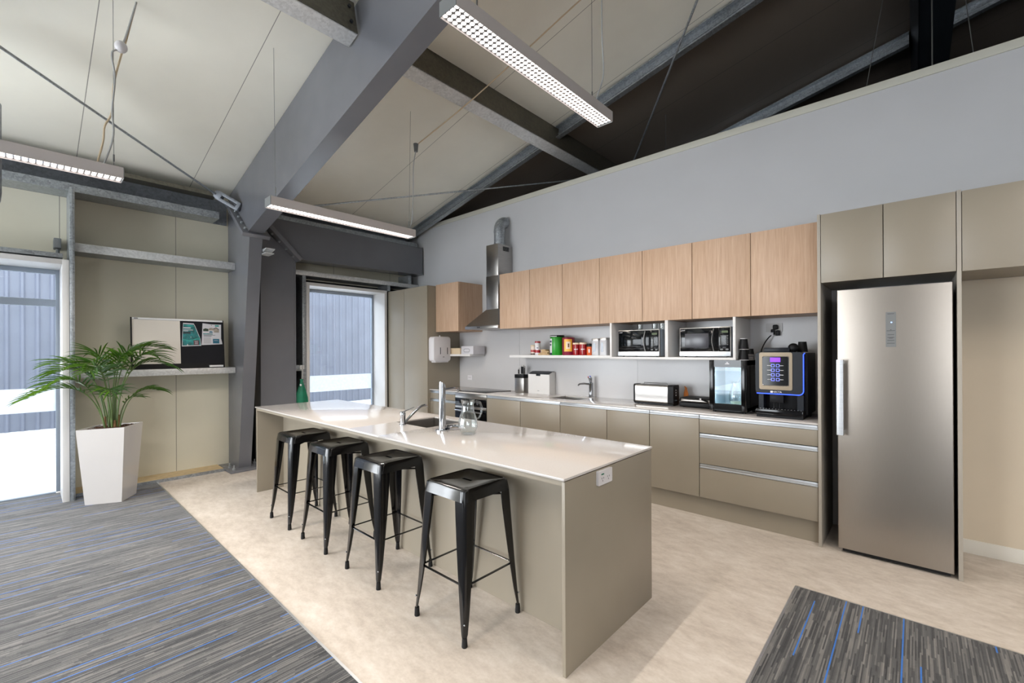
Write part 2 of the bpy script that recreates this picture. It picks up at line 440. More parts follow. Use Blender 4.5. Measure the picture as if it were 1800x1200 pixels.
# floor
struct('floor', B().box(-.42, 12.3, -9.2, 6.2, -.12, 0), 'vinyl', 'mottled beige vinyl floor of the kitchen')
cp = B().box(.0, 12.3, -9.2, -3.60, -.002, .007).box(-.33, .0, D1a, D1b, -.002, .007)
tag(cp.build('carpet', 'carpet'), 'large grey striped carpet with blue lines, from the glass door to the stools', 'carpet', kind='structure')
cp = B().box(5.79, 12.3, -3.60, -1.372, -.002, .007)
tag(cp.build('carpet', 'carpet'), 'dark striped carpet area with short blue dashes in front of the refrigerator', 'carpet', kind='structure')
tr = B().box(.0, 5.79, -3.60, -3.588, 0, .008).box(5.778, 5.79, -3.60, -1.372, 0, .008).box(5.778, 12.3, -1.372, -1.362, 0, .006)
struct('trim_1', tr, 'alu', 'thin metal strip where carpet meets vinyl')

# roof
b = B()
poly = [(-.6, RZ(-.6)), (12.4, RZ(12.4)), (12.4, RZ(12.4) + .12), (-.6, RZ(-.6) + .12)]
b.prism(poly, 1, -9.3, .03)
struct('ceiling', b, 'ceiling', 'cream insulated roof panels sloping up from the left wall')
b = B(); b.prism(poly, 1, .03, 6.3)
struct('ceiling_1', b, seam_mat('roof_lining_shade', S(116, 106, 96), 'Y', -4.232, .998, .006, .5), 'roof lining beyond the kitchen wall, coloured darker for the shade of the void')  # darker base colour stands in for the shade of the roof void

# left wall (cream panels) with two glazed doors
D1a, D1b, D1z = -5.42, -4.352, 2.345    # door 1 opening
D2a, D2b, D2z = -1.885, -.687, 2.415  # door 2 opening
b = B()
xa, xb = -.42, -.30
b.box(xa, xb, -9.3, -8.4, 0, 3.8).box(xa, xb, -8.4, -6.2, 2.4, 3.8).box(xa, xb, -6.2, D1a - .02, 0, 3.8).box(xa, xb, D1a - .02, D1b + .02, D1z + .02, 3.8).box(xa, xb, D1b + .02, D2a - .02, 0, 3.8).box(xa, xb, D2a - .02, D2b + .02, D2z + .02, 3.8).box(xa, xb, D2b + .02, 6.3, 0, 3.8)
struct('wall_left', b, 'wallpanel', 'cream insulated panel wall')
# kitchen partition wall with its cap, reaching only part way up
b = B().box(-.42, 12.3, 0, .1, 0, 3.535)
struct('wall_back', b, 'wallpaint', 'grey white kitchen wall')
b = B().box(-.30, 12.3, -.012, .112, 3.535, 3.60, .003)
struct('trim_2', b, 'cap', 'painted cap along the top of the kitchen wall')
# behind the partition: unseen flat lid, added to keep the roof void dark
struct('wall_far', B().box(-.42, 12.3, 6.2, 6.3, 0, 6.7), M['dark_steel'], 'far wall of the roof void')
struct('ceiling_2', B().box(-.42, 12.3, .1, 6.2, 2.7, 2.8), M['dark_steel'], 'lid added behind the kitchen wall to keep the roof void dark')
b = B().box(12.3, 12.4, -9.3, 6.3, 0, 6.6)
struct('wall_right', b, 'wallpaint')
b = B()
wx = [-.42, .2, 3.6, 8.5, 11.5, 12.4]
for k, (p, q) in enumerate(zip(wx, wx[1:])):
    if k in (1, 3): b.box(p, q, -9.3, -9.2, 0, .25).box(p, q, -9.3, -9.2, 2.95, 6.6)
    else: b.box(p, q, -9.3, -9.2, 0, 6.6)
struct('wall_rear', b, 'wallpaint')
struct('wall_alcove', B().box(6.557, 12.3, -.006, 0, 0, 1.967), plain('alcove_beige', S(206, 192, 170), .6, var=.02), 'beige wall of the alcove right of the refrigerator')
# skirting in the niche right of the refrigerator
b = B().box(6.565, 12.3, -.014, 0, 0, .1, .003)
struct('baseboard_right', b, 'skirting')
# base plate strip of the left wall: plywood packer on a galvanised angle
b = B().box(-.30, -.004, -4.25, -2.94, 0, .034)
struct('trim_3', b, 'plywood', 'raw plywood strip at the foot of the cream wall')
b = B().box(-.004, .002, -4.25, -2.93, .0, .036)
struct('baseboard_left', b, 'galv', 'galvanised angle at the foot of the cream wall')

b = B(); x0, x1 = -.299, -.29
b.box(x0, x1, -2.56, D2a - .05, 0, 2.53).box(x0, x1, D2a - .05, D2b + .05, D2z + .055, 2.53).box(x0, x1, D2b + .05, -.01, 0, 2.53)
struct('trim_4', b, 'black', 'black building wrap in the wall cavity around the glazed door')

def glazed_door(name, y0, y1, z1, xf, xg, fw, transom, handle, label):
    root = thing(name, label, 'door', (xf, (y0 + y1) / 2, 0), kind='structure')
    f = B()  # white liner: face boards and deep reveals
    f.box(-.415, xf, y1, y1 + fw, 0, z1 + fw, .002).box(-.415, xf, y0 - fw, y0, 0, z1 + fw, .002).box(-.415, xf, y0, y1, z1, z1 + fw, .002)
    f.build('door_frame', 'white_metal', root, 'white painted liner frame')
    s = B(); w = .03
    s.box(xg - .03, xg + .02, y1 - w, y1, 0.02, z1, .002).box(xg - .03, xg + .02, y0, y0 + w, 0.02, z1, .002)
    s.box(xg - .03, xg + .02, y0 + w, y1 - w, z1 - w * 1.6, z1, .002).box(xg - .03, xg + .02, y0 + w, y1 - w, 0.0, .02, .002)
    if transom: s.box(xg - .03, xg + .02, y0 + w, y1 - w, transom[0], transom[1], .002)
    s.build('sash', 'grey_alu', root, 'slim grey aluminium sash')
    B().box(xg - .008, xg - .003, y0 + w, y1 - w, .02, z1 - w * 1.6).build('pane', 'glass', root)
    B().box(xg - .0025, xg - .0015, y0 + w, y1 - w, .868, 1.112).build('frosted_band', 'frost', root, 'white frosted strip across the glass')
    handle(root, xg)
    return root
def h1(root, xg):
    b = B().box(xg + .02, xg + .028, -4.42, -4.385, 1.275, 1.375, .003).tube([(xg + .026, -4.405, 1.325), (xg + .06, -4.405, 1.325), (xg + .065, -4.465, 1.325)], .007, 8)
    b.build('lock_plate', 'grey_alu', root)
def h2(root, xg):
    b = B().tube([(xg + .02, -1.80, 1.19), (xg + .05, -1.80, 1.19), (xg + .05, -1.80, 1.6), (xg + .02, -1.80, 1.6)], .009, 8)
    b.build('pull_handle', 'darkgrey', root)
glazed_door('door_1', D1a, D1b, D1z, .15, -.34, .050, (1.960, 2.033), h1, 'tall glazed door with a white liner and a transom bar beside the potted palm')
glazed_door('door_2', D2a, D2b, D2z, .0, -.36, .045, None, h2, 'glazed door without a transom, left of the tall pantry')

# outside: paving, gravel and the neighbouring shed
struct('ground', B().box(-30, -2.15, -30, 30, -.2, -.03), 'gravel', 'pale gravel yard outside')
struct('threshold', B().box(-2.15, -.42, -30, 30, -.2, -.012), 'concrete', 'pale concrete apron outside the doors')
b = B(); prof = []
y = -13.
while y < 10.:
    prof += [(-6.4, y), (-6.4, y + .12), (-6.365, y + .145), (-6.365, y + .175)]
    y += .2
poly = [(-6.6, -13.), *prof, (-6.6, y)]
b.prism([(p[0], p[1]) for p in poly], 2, -.05, 4.6)
tag(b.build('neighbouring_shed', 'clad', smooth=0), 'dark ribbed metal shed wall across the yard, seen through both glass doors', 'building')

# ================================================================ STEELWORK
# portal column, box section tapering out towards the knee
YA, YB = -2.81, -2.67
col = thing('portal_column', 'grey painted tapered steel column standing against the cream wall', 'column', (0, -2.74, 0))
b = B()
b.loft([[(-.295, YA, .03), (.10, YA, .03), (.10, YB, .03), (-.295, YB, .03)], [(-.295, YA, 3.46), (.53, YA, 2.845), (.53, YB, 2.845), (-.295, YB, 3.46)]])
b.build('shaft', 'steel_paint', col)
B().box(-.29, .22, -2.93, -2.56, 0, .03, .004).build('base_plate', 'steel_paint', col, 'dusty steel base plate')
for (px, py) in ((.0, -2.88), (.17, -2.88), (.0, -2.60), (.17, -2.60)):
    B().cyl((px, py, .03), (px, py, .055), .018, seg=6).cyl((px, py, .055), (px, py, .09), .009, seg=10).build('anchor_bolt', 'galv', col)
for k in (0,):
    B().prism([(.47, 2.72), (.62, 2.72), (.62, 2.71), (.47, 2.68)], 1, -2.66, -2.56).box(.44, .62, -2.67, -2.57, 2.655, 2.665).build('cleat', 'galv_light', col)
# rafter
raf = thing('portal_rafter', 'grey painted steel rafter rising from the column up across the ceiling', 'beam', (.53, -2.74, 2.87))
zb = lambda x: 2.79 + .2277 * x
b = B(); X1 = 8.2
b.loft([[(.50, YA, zb(.5)), (.50, YB, zb(.5)), (-.295, YB, RZ(-.295) - .01), (-.295, YA, RZ(-.295) - .01)], [(X1, YA, zb(X1)), (X1, YB, zb(X1)), (X1, YB, RZ(X1) - .01), (X1, YA, RZ(X1) - .01)]])
b.build('box_section', 'steel_paint', raf)
b = B()  # bottom flange lips
b.loft([[(.50, y0, zb(.5) - .012), (.50, y1, zb(.5) - .012), (.50, y1, zb(.5) + .006), (.50, y0, zb(.5) + .006)] if False else [(.50, YA - .012, zb(.5) - .01), (.50, YB + .012, zb(.5) - .01), (.50, YB + .012, zb(.5) + .008), (.50, YA - .012, zb(.5) + .008)] for y0, y1 in ((0, 0),)] +
       [[(X1, YA - .012, zb(X1) - .01), (X1, YB + .012, zb(X1) - .01), (X1, YB + .012, zb(X1) + .008), (X1, YA - .012, zb(X1) + .008)]])
b.build('bottom_flange', 'steel_paint', raf)
# mitre end plates at the knee, sticking out on both sides
mit = Vector((-.80, 0, .62)).normalized(); mn = Vector((.62, 0, .80)).normalized()
c0 = Vector((.545, -2.74, 2.852)); L = .42
pl = B().obb(c0 + mit * L + mn * -.0, mit, (0, 1, 0), mn, L, .15, .024, .002)
pl.build('end_plates', 'steel_paint', raf)
for k in range(4):
    for sy in (-1, 1):
        c = c0 + mit * (.1 + k * .15) + Vector((0, sy * .105, 0))
        B().cyl(c - mn * .045, c + mn * .045, .014, seg=6).build('bolt', 'galv', raf)
# goalpost bracing frame: column and beam along the wall
gp = thing('goalpost_column', 'grey box steel post right of the tapered column, below the mitred corner', 'column', (.02, -2.34, 0))
GX0, GX1 = -.10, .12
b = B().prism([(-2.56, 0.), (-2.13, 0.), (-2.13, 2.735), (-2.56, 3.10)], 0, GX0, GX1)
b.build('post', 'steel_paint', gp)
B().box(GX1 - .002, GX1 + .004, -2.142, -2.122, 0, 2.735).build('edge_flange', 'steel_paint', gp)
gb = thing('goalpost_beam', 'deep grey steel beam over the glazed door, running to the kitchen wall', 'beam', (.02, -1.0, 2.77))
b = B().prism([(-2.10, 2.752), (-.03, 2.79), (-.03, 3.235), (-2.60, 3.235)], 0, GX0, GX1)
b.build('web', 'steel_paint', gb)
b = B().prism([(-2.10, 2.735), (-.03, 2.773), (-.03, 2.79), (-2.10, 2.752)], 0, GX0 - .01, GX1 + .03)
b.build('bottom_flange', 'steel_paint', gb)
B().box(GX0 - .01, GX1 + .01, -.036, -.03, 2.77, 3.24).build('end_plate', 'steel_paint', gb)
d = Vector((0, -.47, .46)).normalized(); n_ = Vector((0, .46, .47)).normalized(); c1 = Vector((.05, -2.115, 2.735))
B().obb(c1 + d * .30, d, (1, 0, 0), n_, .33, .19, .026, .002).build('mitre_plates', 'steel_paint', gb)
for k in range(5):
    c = c1 + d * (.06 + k * .12) + Vector((.13, 0, 0))
    B().cyl(c - n_ * .045, c + n_ * .03, .013, seg=6).build('bolt', 'galv', gb)

# purlins: C sections square to the roof slope
def purlin(name, x, y0, y1, label, dep=.29, fl=.15, mat='galv_web', side=-1, group=None, off=0.):
    rt = thing(name, label, 'beam', (x, (y0 + y1) / 2, RZ(x) - dep), group=group)
    down = Vector((sz, 0, -sx)); along = Vector((sx, 0, sz)) * side; top = Vector((x, 0, RZ(x) - off))
    def sl(a0, a1, d0, d1):
        P = [top + along * a + down * d_ for a, d_ in ((a0, d0), (a1, d0), (a1, d1), (a0, d1))]
        return [(p.x, p.z) for p in P]
    B().prism(sl(0, .012, 0, dep), 1, y0, y1).build('web', mat, rt)
    B().prism(sl(0, fl, dep - .012, dep), 1, y0, y1).prism(sl(fl - .008, fl, dep - .05, dep - .012), 1, y0, y1).build('bottom_flange', 'galv_light' if mat != 'dark_steel' else mat, rt)
    B().prism(sl(0, fl, 0, .01), 1, y0, y1).build('top_flange', mat, rt)
    for yy in (y0 + .05, y1 - .05):
        for q in (.07, dep - .08):
            c = top + down * q - along * .006; B().cyl(Vector((c.x, yy, c.z)) - along * .012, Vector((c.x, yy, c.z)) + along * .002, .014, seg=8).build('bolt', 'dark_steel', rt)
    return rt
purlin('purlin', 3.04, -9.2, -2.825, 'galvanised roof purlin meeting the left side of the grey rafter')
purlin('purlin', 3.04, -2.655, 6.2, 'galvanised roof purlin from the rafter over the top of the kitchen wall')
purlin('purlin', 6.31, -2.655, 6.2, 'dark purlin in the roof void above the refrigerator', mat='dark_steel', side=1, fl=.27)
purlin('purlin', 6.31, -9.2, -2.825, 'roof purlin over the rear half of the room, right of the light row', fl=.27, side=1)
# eaves purlin over the left wall
def eaves(y0, y1, label, z0=3.118, z1=3.43):
    rt = thing('eaves_purlin', label, 'beam', (-.15, (y0 + y1) / 2, z0))
    B().box(-.295, -.283, y0, y1 + (.155 if y1 < -2.9 else 0), z0, z1).build('web', 'galv_dull', rt)
    B().box(-.283, .0, y0, y1, z0, z0 + .012).box(-.012, .0, y0, y1, z0 + .012, z0 + .082).build('bottom_flange', 'galv', rt)
    B().box(-.283, .0, y0, y1, z1 - .012, z1).box(-.012, .0, y0, y1, z1 - .045, z1 - .012).build('top_flange', 'galv_web', rt)
eaves(-9.2, -2.985, 'deep galvanised eaves beam above the whiteboard wall')
eaves(-2.60, -.04, 'galvanised eaves beam above the goalpost beam', 3.245, 3.475)
# rafters trimming the roof between purlins at the kitchen wall line (and one further into the void)
def trimmer(x0, x1, yc, label, t=.02, h=.14, mat='galv'):
    rt = thing('roof_trimmer', label, 'beam', ((x0 + x1) / 2, yc, RZ((x0 + x1) / 2) - t - h))
    z = lambda x, o: RZ(x) - o
    B().prism([(x0, z(x0, t)), (x1, z(x1, t)), (x1, z(x1, t + h)), (x0, z(x0, t + h))], 1, yc, yc + .01).build('web', mat, rt)
    for o in (t, t + h - .012):
        B().prism([(x0, z(x0, o)), (x1, z(x1, o)), (x1, z(x1, o + .012)), (x0, z(x0, o + .012))], 1, yc - .06, yc).build('flange', mat, rt)
    B().prism([(x0, z(x0, t + h * .45)), (x1, z(x1, t + h * .45)), (x1, z(x1, t + h * .55)), (x0, z(x0, t + h * .55))], 1, yc - .012, yc).build('rib', mat, rt)
trimmer(-.2, 2.88, -.125, 'galvanised trimmer rising from the wall corner to the first purlin')
trimmer(3.07, 6.28, -.125, 'galvanised trimmer crossing behind the largest light, above the kitchen wall')
trimmer(3.1, 6.30, 2.02, 'trimmer deep in the roof void, left of the black purlin', t=.02, h=.14)
trimmer(6.6, 9.5, 2.1, 'trimmer in the roof void at the top right corner, right of the black purlin', t=.02, h=.14)
# round bracing rods
def rod(p, q, label, r=.011):
    rt = B().cyl(p, q, r, seg=12)
    tag(rt.build('bracing_rod', 'galv'), label, 'rod')
rod((.10, -3.05, 3.385), (3.72, -7.5, 4.20), 'long thin bracing rod slanting across the upper left ceiling')
rod((-.08, -2.50, 3.34), (2.75, .91, 3.985), 'bracing rod passing behind the hanging wires towards the kitchen wall')
rod((3.20, 1.43, 4.08), (6.59, -2.66, 4.85), 'steep bracing rod right of the largest light, dropping behind the kitchen wall')
# cast bracing anchor at the knee
an = thing('bracing_anchor', 'slotted galvanised bracket joining the bracing rod to the grey rafter', 'bracket', (.12, -2.93, 3.3))
dv = (Vector((.25, -2.82, 3.23)) - Vector((.07, -3.05, 3.40))).normalized(); up = Vector((0, 0, 1)); up = (up - dv * up.dot(dv)).normalized(); sd = dv.cross(up)
cc = Vector((.155, -2.925, 3.315))
b = B()
for s_ in (-1, 1): b.obb(cc + up * .036 * s_, dv, up, sd, .14, .019, .034, .008)
b.obb(cc + dv * .13, dv, up, sd, .022, .055, .036, .010); b.obb(cc - dv * .12, dv, up, sd, .045, .045, .038, .012)
b.build('slotted_body', 'galv_dull', an)
B().cyl(cc - dv * .19, cc - dv * .12, .02, seg=6).build('nut', 'galv_dull', an)
# wall girts, studs on the left wall
def girt(y0, y1, z0, z1, xf, label, mat='galv_light', name='wall_girt'):
    rt = thing(name, label, 'rail', (0, (y0 + y1) / 2, z0))
    B().box(xf - .01, xf, y0, y1, z0, z1, .002).build('face', mat, rt)
    B().box(-.296, xf - .01, y0, y1, z1 - .01, z1).box(-.296, xf - .01, y0, y1, z0, z0 + .008).build('flange', 'galv', rt)
girt(-4.262, -2.815, 2.51, 2.598, .01, 'galvanised girt high on the cream wall above the whiteboard')
girt(-4.262, -2.815, 1.212, 1.285, .01, 'galvanised ledge rail that the whiteboard stands on')
girt(-2.12, -.02, 2.55, 2.615, .0, 'galvanised girt above the glazed door left of the pantry')
girt(-2.12, -1.99, 1.21, 1.29, .0, 'short galvanised girt end behind the green bag', mat='galv')
girt(-5.6, -4.345, 2.412, 2.455, .13, 'galvanised head rail over the left glass door', mat='galv')
def stud(y0, y1, z0, z1, xf, label):
    rt = thing('wall_stud', label, 'stud', (0, (y0 + y1) / 2, z0))
    B().box(xf - .012, xf, y0, y1, z0, z1, .002).box(xf, xf + .006, y1 - .022, y1 - .014, z0, z1).build('face', 'galv', rt)
    B().box(-.296, xf - .012, y0, y0 + .01, z0, z1).box(-.296, xf - .012, y1 - .01, y1, z0, z1).build('flange', 'galv', rt)
stud(-4.299, -4.262, 0, 3.117, .155, 'galvanised stud between the left glass door and the palm')
stud(-1.985, -1.935, 0, 2.548, .0, 'galvanised stud left of the glazed door behind the island')
stud(-.636, -.58, 2.46, 2.548, .0, 'short stud above the right jamb of the glazed door')
stud(-.235, -.17, 2.617, 2.76, .0, 'short stub post under the right end of the goalpost beam')
# junction box and conduit above door
jb = thing('junction_box', 'small grey junction box beside the stud above the left glass door', 'box', (-.2, -4.37, 2.56))
B().box(-.298, -.14, -4.40, -4.345, 2.55, 2.65, .006).build('cover', 'grey_plastic', jb)
B().cyl((-.22, -4.37, 2.46), (-.22, -4.37, 2.55), .014, seg=12).build('conduit', 'grey_plastic', jb)
# ventilation duct end at the left border
dt = thing('ventilation_duct', 'galvanised round duct end cut off by the left edge of the photo', 'duct', (1.5, -4.86, 2.6))
B().lathe([(.0, 2.50), (.12, 2.50), (.16, 2.56), (.165, 2.62), (.165, 3.25), (0, 3.25)], 1.5, -4.87, 32).build('pipe', 'galv', dt)
B().tube([(1.5, -4.87, 3.2), (1.5, -4.87, 3.4), (1.5, -5.05, 3.55), (1.5, -5.5, 3.6), (1.5, -8, 3.6)], .15, 24).build('elbow', 'galv', dt)

# ================================================================ PENDANT LIGHTS
def pendant(x, y0, y1, zb_, label, wires, w=.13, h=.075):
    rt = thing('pendant_light', label, 'light', (x, (y0 + y1) / 2, zb_), group='linear pendant lights')
    x0, x1 = x - w / 2, x + w / 2
    b = B().box(x0, x0 + .003, y0, y1, zb_, zb_ + h).box(x1 - .003, x1, y0, y1, zb_, zb_ + h).box(x0, x1, y0, y1, zb_ + h, zb_ + h + .003)
    b.build('housing', 'fixture', rt)
    B().box(x0, x1, y0 - .004, y0, zb_, zb_ + h + .003).build('end_cap', 'grey_plastic', rt)
    B().box(x0, x1, y1, y1 + .004, zb_, zb_ + h + .003).build('end_cap', 'grey_plastic', rt)
    n = 46; m = 4; p = (y1 - y0 - .004) / n; q = (w - .006) / m
    g = B()
    g.box(x0 + .003, x1 - .003, y0, y1, zb_ + .012, zb_ + .014)
    g.build('reflector', 'ledtrim', rt)
    e = B()
    for i in range(n):
        for j in range(m):
            cx, cy = x0 + .003 + q * (j + .5), y0 + .002 + p * (i + .5)
            r = q * .455
            top = [(cx + r * math.cos(a) * (1 if 1 else 1), cy + r * math.sin(a), zb_ + .011) for a in [PI / 8 + k * PI / 4 for k in range(8)]]
            e.face(top[::-1])
    e.build('louvre_cells', 'led', rt, 'glowing round cells', smooth=0, recalc=False)
    for k in range(5):   # the lamp's own light: a row of small LED spots just under the louvre
        l = bpy.data.lights.new('led_spot', 'SPOT'); l.energy = SPOT_W; l.color = (1.0, .905, .81); l.spot_size = math.radians(168); l.spot_blend = 1; l.shadow_soft_size = .012
        lo = bpy.data.objects.new('led_spot', l); C.objects.link(lo); lo.parent = rt
        lo.location = Vector((x, y0 + (y1 - y0) * (k + .5) / 5, zb_ - .004)) - wloc(rt)
    for wr in wires:
        b = B().cyl((wr[0], wr[1], zb_ + h), (wr[2], wr[3], wr[4]), .0016, seg=6)
        b.cyl((wr[0], wr[1], zb_ + h + .05), (wr[0], wr[1], zb_ + h + .10), .005, seg=8)
        b.build('suspension_wire', 'wire', rt)
    return rt
rz_ = lambda x: RZ(x)
p1 = pendant(4.60, -3.15, -1.62, 3.19, 'largest linear light at top centre, its round louvre cells seen from below', [(4.60, -1.80, 4.60, -1.80, RZ(4.6)), (4.60, -2.95, 4.60, -2.95, RZ(4.6))])
p2 = pendant(2.27, -3.20, -1.74, 2.715, 'linear light hanging in front of the steel knee, above the island', [(2.27, -1.78, 2.29, -1.77, RZ(2.29)), (2.27, -3.14, 2.28, -3.155, RZ(2.28))])
p3 = pendant(2.11, -5.62, -4.12, 2.715, 'linear light at the left edge of the ceiling, above the palm', [(2.11, -4.165, 2.09, -4.165, RZ(2.09)), (2.11, -5.5, 2.11, -5.5, RZ(2.11))])
for (x, y) in ((4.6, -6.3), (7.3, -3.15), (7.3, -6.3), (2.0, -8.2), (9.9, -3.15)):  # unseen pendants, added for the light they give the room
    pendant(x, y, y + 1.5, 3.1, 'linear light added out of view to brighten the room', [(x, y + .2, x, y + .2, RZ(x)), (x, y + 1.3, x, y + 1.3, RZ(x))])
# power flexes with their plugs
def cable(name, pts, r, mat, label, plug=None):
    rt = thing(name, label, 'cable', pts[0])
    # smooth the polyline (Catmull-Rom)
    P = [Vector(p) for p in pts]; out = []
    for k in range(len(P) - 1):
        p0, p1_, p2_, p3_ = P[max(k - 1, 0)], P[k], P[k + 1], P[min(k + 2, len(P) - 1)]
        for t in [i / 5 for i in range(5)]:
            out.append(.5 * ((2 * p1_) + (p2_ - p0) * t + (2 * p0 - 5 * p1_ + 4 * p2_ - p3_) * t * t + (3 * p1_ - p0 - 3 * p2_ + p3_) * t ** 3))
    out.append(P[-1])
    B().tube(out, r, 8).build('flex', mat, rt)
    if plug: plug(rt)
    return rt
def plugL(rt):
    B().sphere((2.11, -4.125, 3.68), .038, 1.1).build('ceiling_rose', 'white_plastic', rt, 'white plug socket wrapped with tape')
cable('power_cable', [(2.12, -4.04, RZ(2.12)), (2.11, -4.116, 3.699), (2.11, -4.173, 3.614), (2.11, -4.158, 3.443), (2.11, -4.173, 3.206), (2.11, -4.168, 3.016), (2.11, -4.22, 2.798)], .006, 'cord_grey', 'grey power flex with white socket dropping to the left-hand light', plugL)
cable('power_cable', [(2.12, -4.04, RZ(2.12)), (2.091, -4.097, 3.737), (2.091, -4.125, 3.614), (2.091, -4.163, 3.396), (2.091, -4.173, 3.196), (2.091, -4.211, 3.083), (2.091, -4.22, 2.969), (2.091, -4.253, 2.798)], .006, 'cord_beige', 'kinked beige cord hanging beside the grey flex at upper left')
def plugR(rt):
    B().cyl((2.27, -1.686, 3.678), (2.27, -1.686, 3.764), .02, .028, 14).build('socket', 'grey_plastic', rt)
cable('power_cable', [(2.27, -1.681, 3.707), (2.27, -1.72, 3.515), (2.27, -1.725, 3.227), (2.27, -1.739, 2.939), (2.27, -1.777, 2.8)], .005, 'cord_grey', 'grey flex with a plug dropping to the light in front of the steel knee', plugR)
cable('power_cable', [(2.27, -1.667, 3.764), (3.134, -1.624, 3.956), (4.055, -1.605, 4.196), (4.862, -1.585, 4.427), (5.63, -1.585, 4.763)], .006, 'cord_beige', 'beige cord strung diagonally up the ceiling behind the largest light')
cable('power_cable', [(4.6, -1.65, RZ(4.6)), (4.6, -1.66, 3.9), (4.6, -1.64, 3.57), (4.6, -1.73, 3.36), (4.6, -1.74, 3.27)], .005, 'cord_grey', 'grey flex dropping to the far end of the largest light')
for k, (p, q, lb) in enumerate((((4.0, .9, RZ(4.0)), (4.0, .9, 2.8), 'thin wire hanging in the roof void left of the steep bracing rod'),
                ((6.15, .9, RZ(6.15)), (5.8, .9, 2.8), 'thin wire slanting left of the black purlin'),
                ((6.46, .9, RZ(6.3) - .3), (6.46, .9, 2.8), 'pale cable hanging in front of the black purlin'),
                ((6.62, .9, RZ(6.6)), (6.83, .9, 2.8), 'thin wire slanting right of the black purlin'))):
    w = B().cyl(p, q, .0035 if k != 2 else .006, seg=6); tag(w.build('hanging_wire', 'wire'), lb, 'wire')

# ================================================================ KITCHEN RUN
HB = .92      # worktop height
YF = -.58     # face of the base fronts
# tall pantry in the corner
pt = thing('pantry_cabinet', 'tall pale grey pantry with two doors in the corner beside the glazed door', 'cabinet', (.52, -.3, 0))
B().box(.005, 1.046, -.605, -.003, .0, 2.445).build('carcass', 'laminate', pt)
B().box(.004, .453, -.626, -.607, .10, 2.442, .001).build('door', 'laminate', pt)
B().box(.460, 1.046, -.626, -.607, .10, 2.442, .001).build('door', 'laminate', pt)
B().box(.01, 1.04, -.57, -.55, .0, .1).build('kickboard', 'laminate', pt)

def base_cab(x0, x1, label, doors=(), drawers=()):
    rt = thing('base_cabinet', label, 'cabinet', ((x0 + x1) / 2, -.3, 0), group=None)
    B().box(x0 + .0005, x1 - .0005, YF + .024, -.003, .175, .86).build('carcass', 'darkgrey', rt)
    B().box(x0, x1, YF + .055, YF + .07, 0, .176).build('kickboard', 'laminate', rt)
    def grip(z):
        g = B().box(x0 + .002, x1 - .002, YF + .004, YF + .018, z, z + .030, .002).box(x0 + .002, x1 - .002, YF - .004, YF + .004, z - .002, z + .004)
        return g
    if doors:
        for a, c in zip(doors, doors[1:]):
            d = B().box(a + .003, c - .003, YF, YF + .018, .178, .866, .001).build('door', 'laminate', rt)
        grip(.872).build('grip_rail', 'alu', rt, 'continuous aluminium grip channel')
    for z0, z1 in drawers:
        d = B().box(x0 + .002, x1 - .002, YF, YF + .018, z0, z1, .001).build('drawer', 'laminate', rt)
        grip(z1 + .005).build('grip_rail', 'alu', d, 'aluminium grip channel')
    return rt
base_cab(1.05, 1.61, 'narrow drawer unit at the left end of the worktop beside the pantry', drawers=((.178, .48), (.52, .745), (.785, .866)))
base_cab(2.235, 3.405, 'two-door base cabinet just right of the oven, under the bread bin', doors=(2.235, 2.814, 3.405))
base_cab(3.405, 4.456, 'two-door base cabinet under the small tap and the toaster', doors=(3.405, 3.995, 4.456))
base_cab(4.456, 4.921, 'single-door base cabinet just left of the wide drawers', doors=(4.456, 4.921))
base_cab(4.921, 5.795, 'wide three-drawer unit under the coffee machine', drawers=((.178, .435), (.476, .703), (.745, .866)))
# worktop with a sink cut-out
b = B(); y0, y1 = -.592, -.002; sx0, sx1, sy0, sy1 = 3.135, 3.545, -.44, -.10
b.box(1.05, sx0, y0, y1, .906, HB, .0015).box(sx1, 5.795, y0, y1, .906, HB, .0015).box(sx0, sx1, y0, sy0, .906, HB).box(sx0, sx1, sy1, y1, .906, HB)
tag(b.build('worktop', 'stone'), 'long white stone worktop along the kitchen wall', 'worktop')
def bowl(x0, x1, y0, y1, zt, dp, label, t=.004):
    rt = thing('sink', label, 'sink', ((x0 + x1) / 2, (y0 + y1) / 2, zt - dp))
    b = B(); b.box(x0 - .01, x1 + .01, y0 - .01, y1 + .01, zt - dp - t, zt - dp)
    b.box(x0 - .01, x0 - .002, y0, y1, zt - dp, zt).box(x1 + .002, x1 + .01, y0, y1, zt - dp, zt).box(x0 - .01, x1 + .01, y0 - .01, y0 - .002, zt - dp, zt).box(x0 - .01, x1 + .01, y1 + .002, y1 + .01, zt - dp, zt)
    b.build('bowl', 'stainless', rt)
    cx, cy = (x0 + x1) / 2, (y0 + y1) / 2
    B().lathe([(0, zt - dp + .003), (.03, zt - dp + .003), (.042, zt - dp + .006), (.045, zt - dp)], cx, cy, 24).build('drain', 'chrome', rt)
bowl(sx0, sx1, sy0, sy1, .905, .17, 'small stainless sink sunk in the worktop by the wall')
# splashback
b = B().box(1.05, 2.30, -.006, -.001, HB, 1.765).box(2.302, 4.05, -.006, -.001, HB, 1.765).box(4.052, 5.795, -.006, -.001, HB, 1.765)
tag(b.build('splashback', 'splash', loc=(3.4, 0, HB)), 'glossy pale splashback behind the worktop', 'splashback')

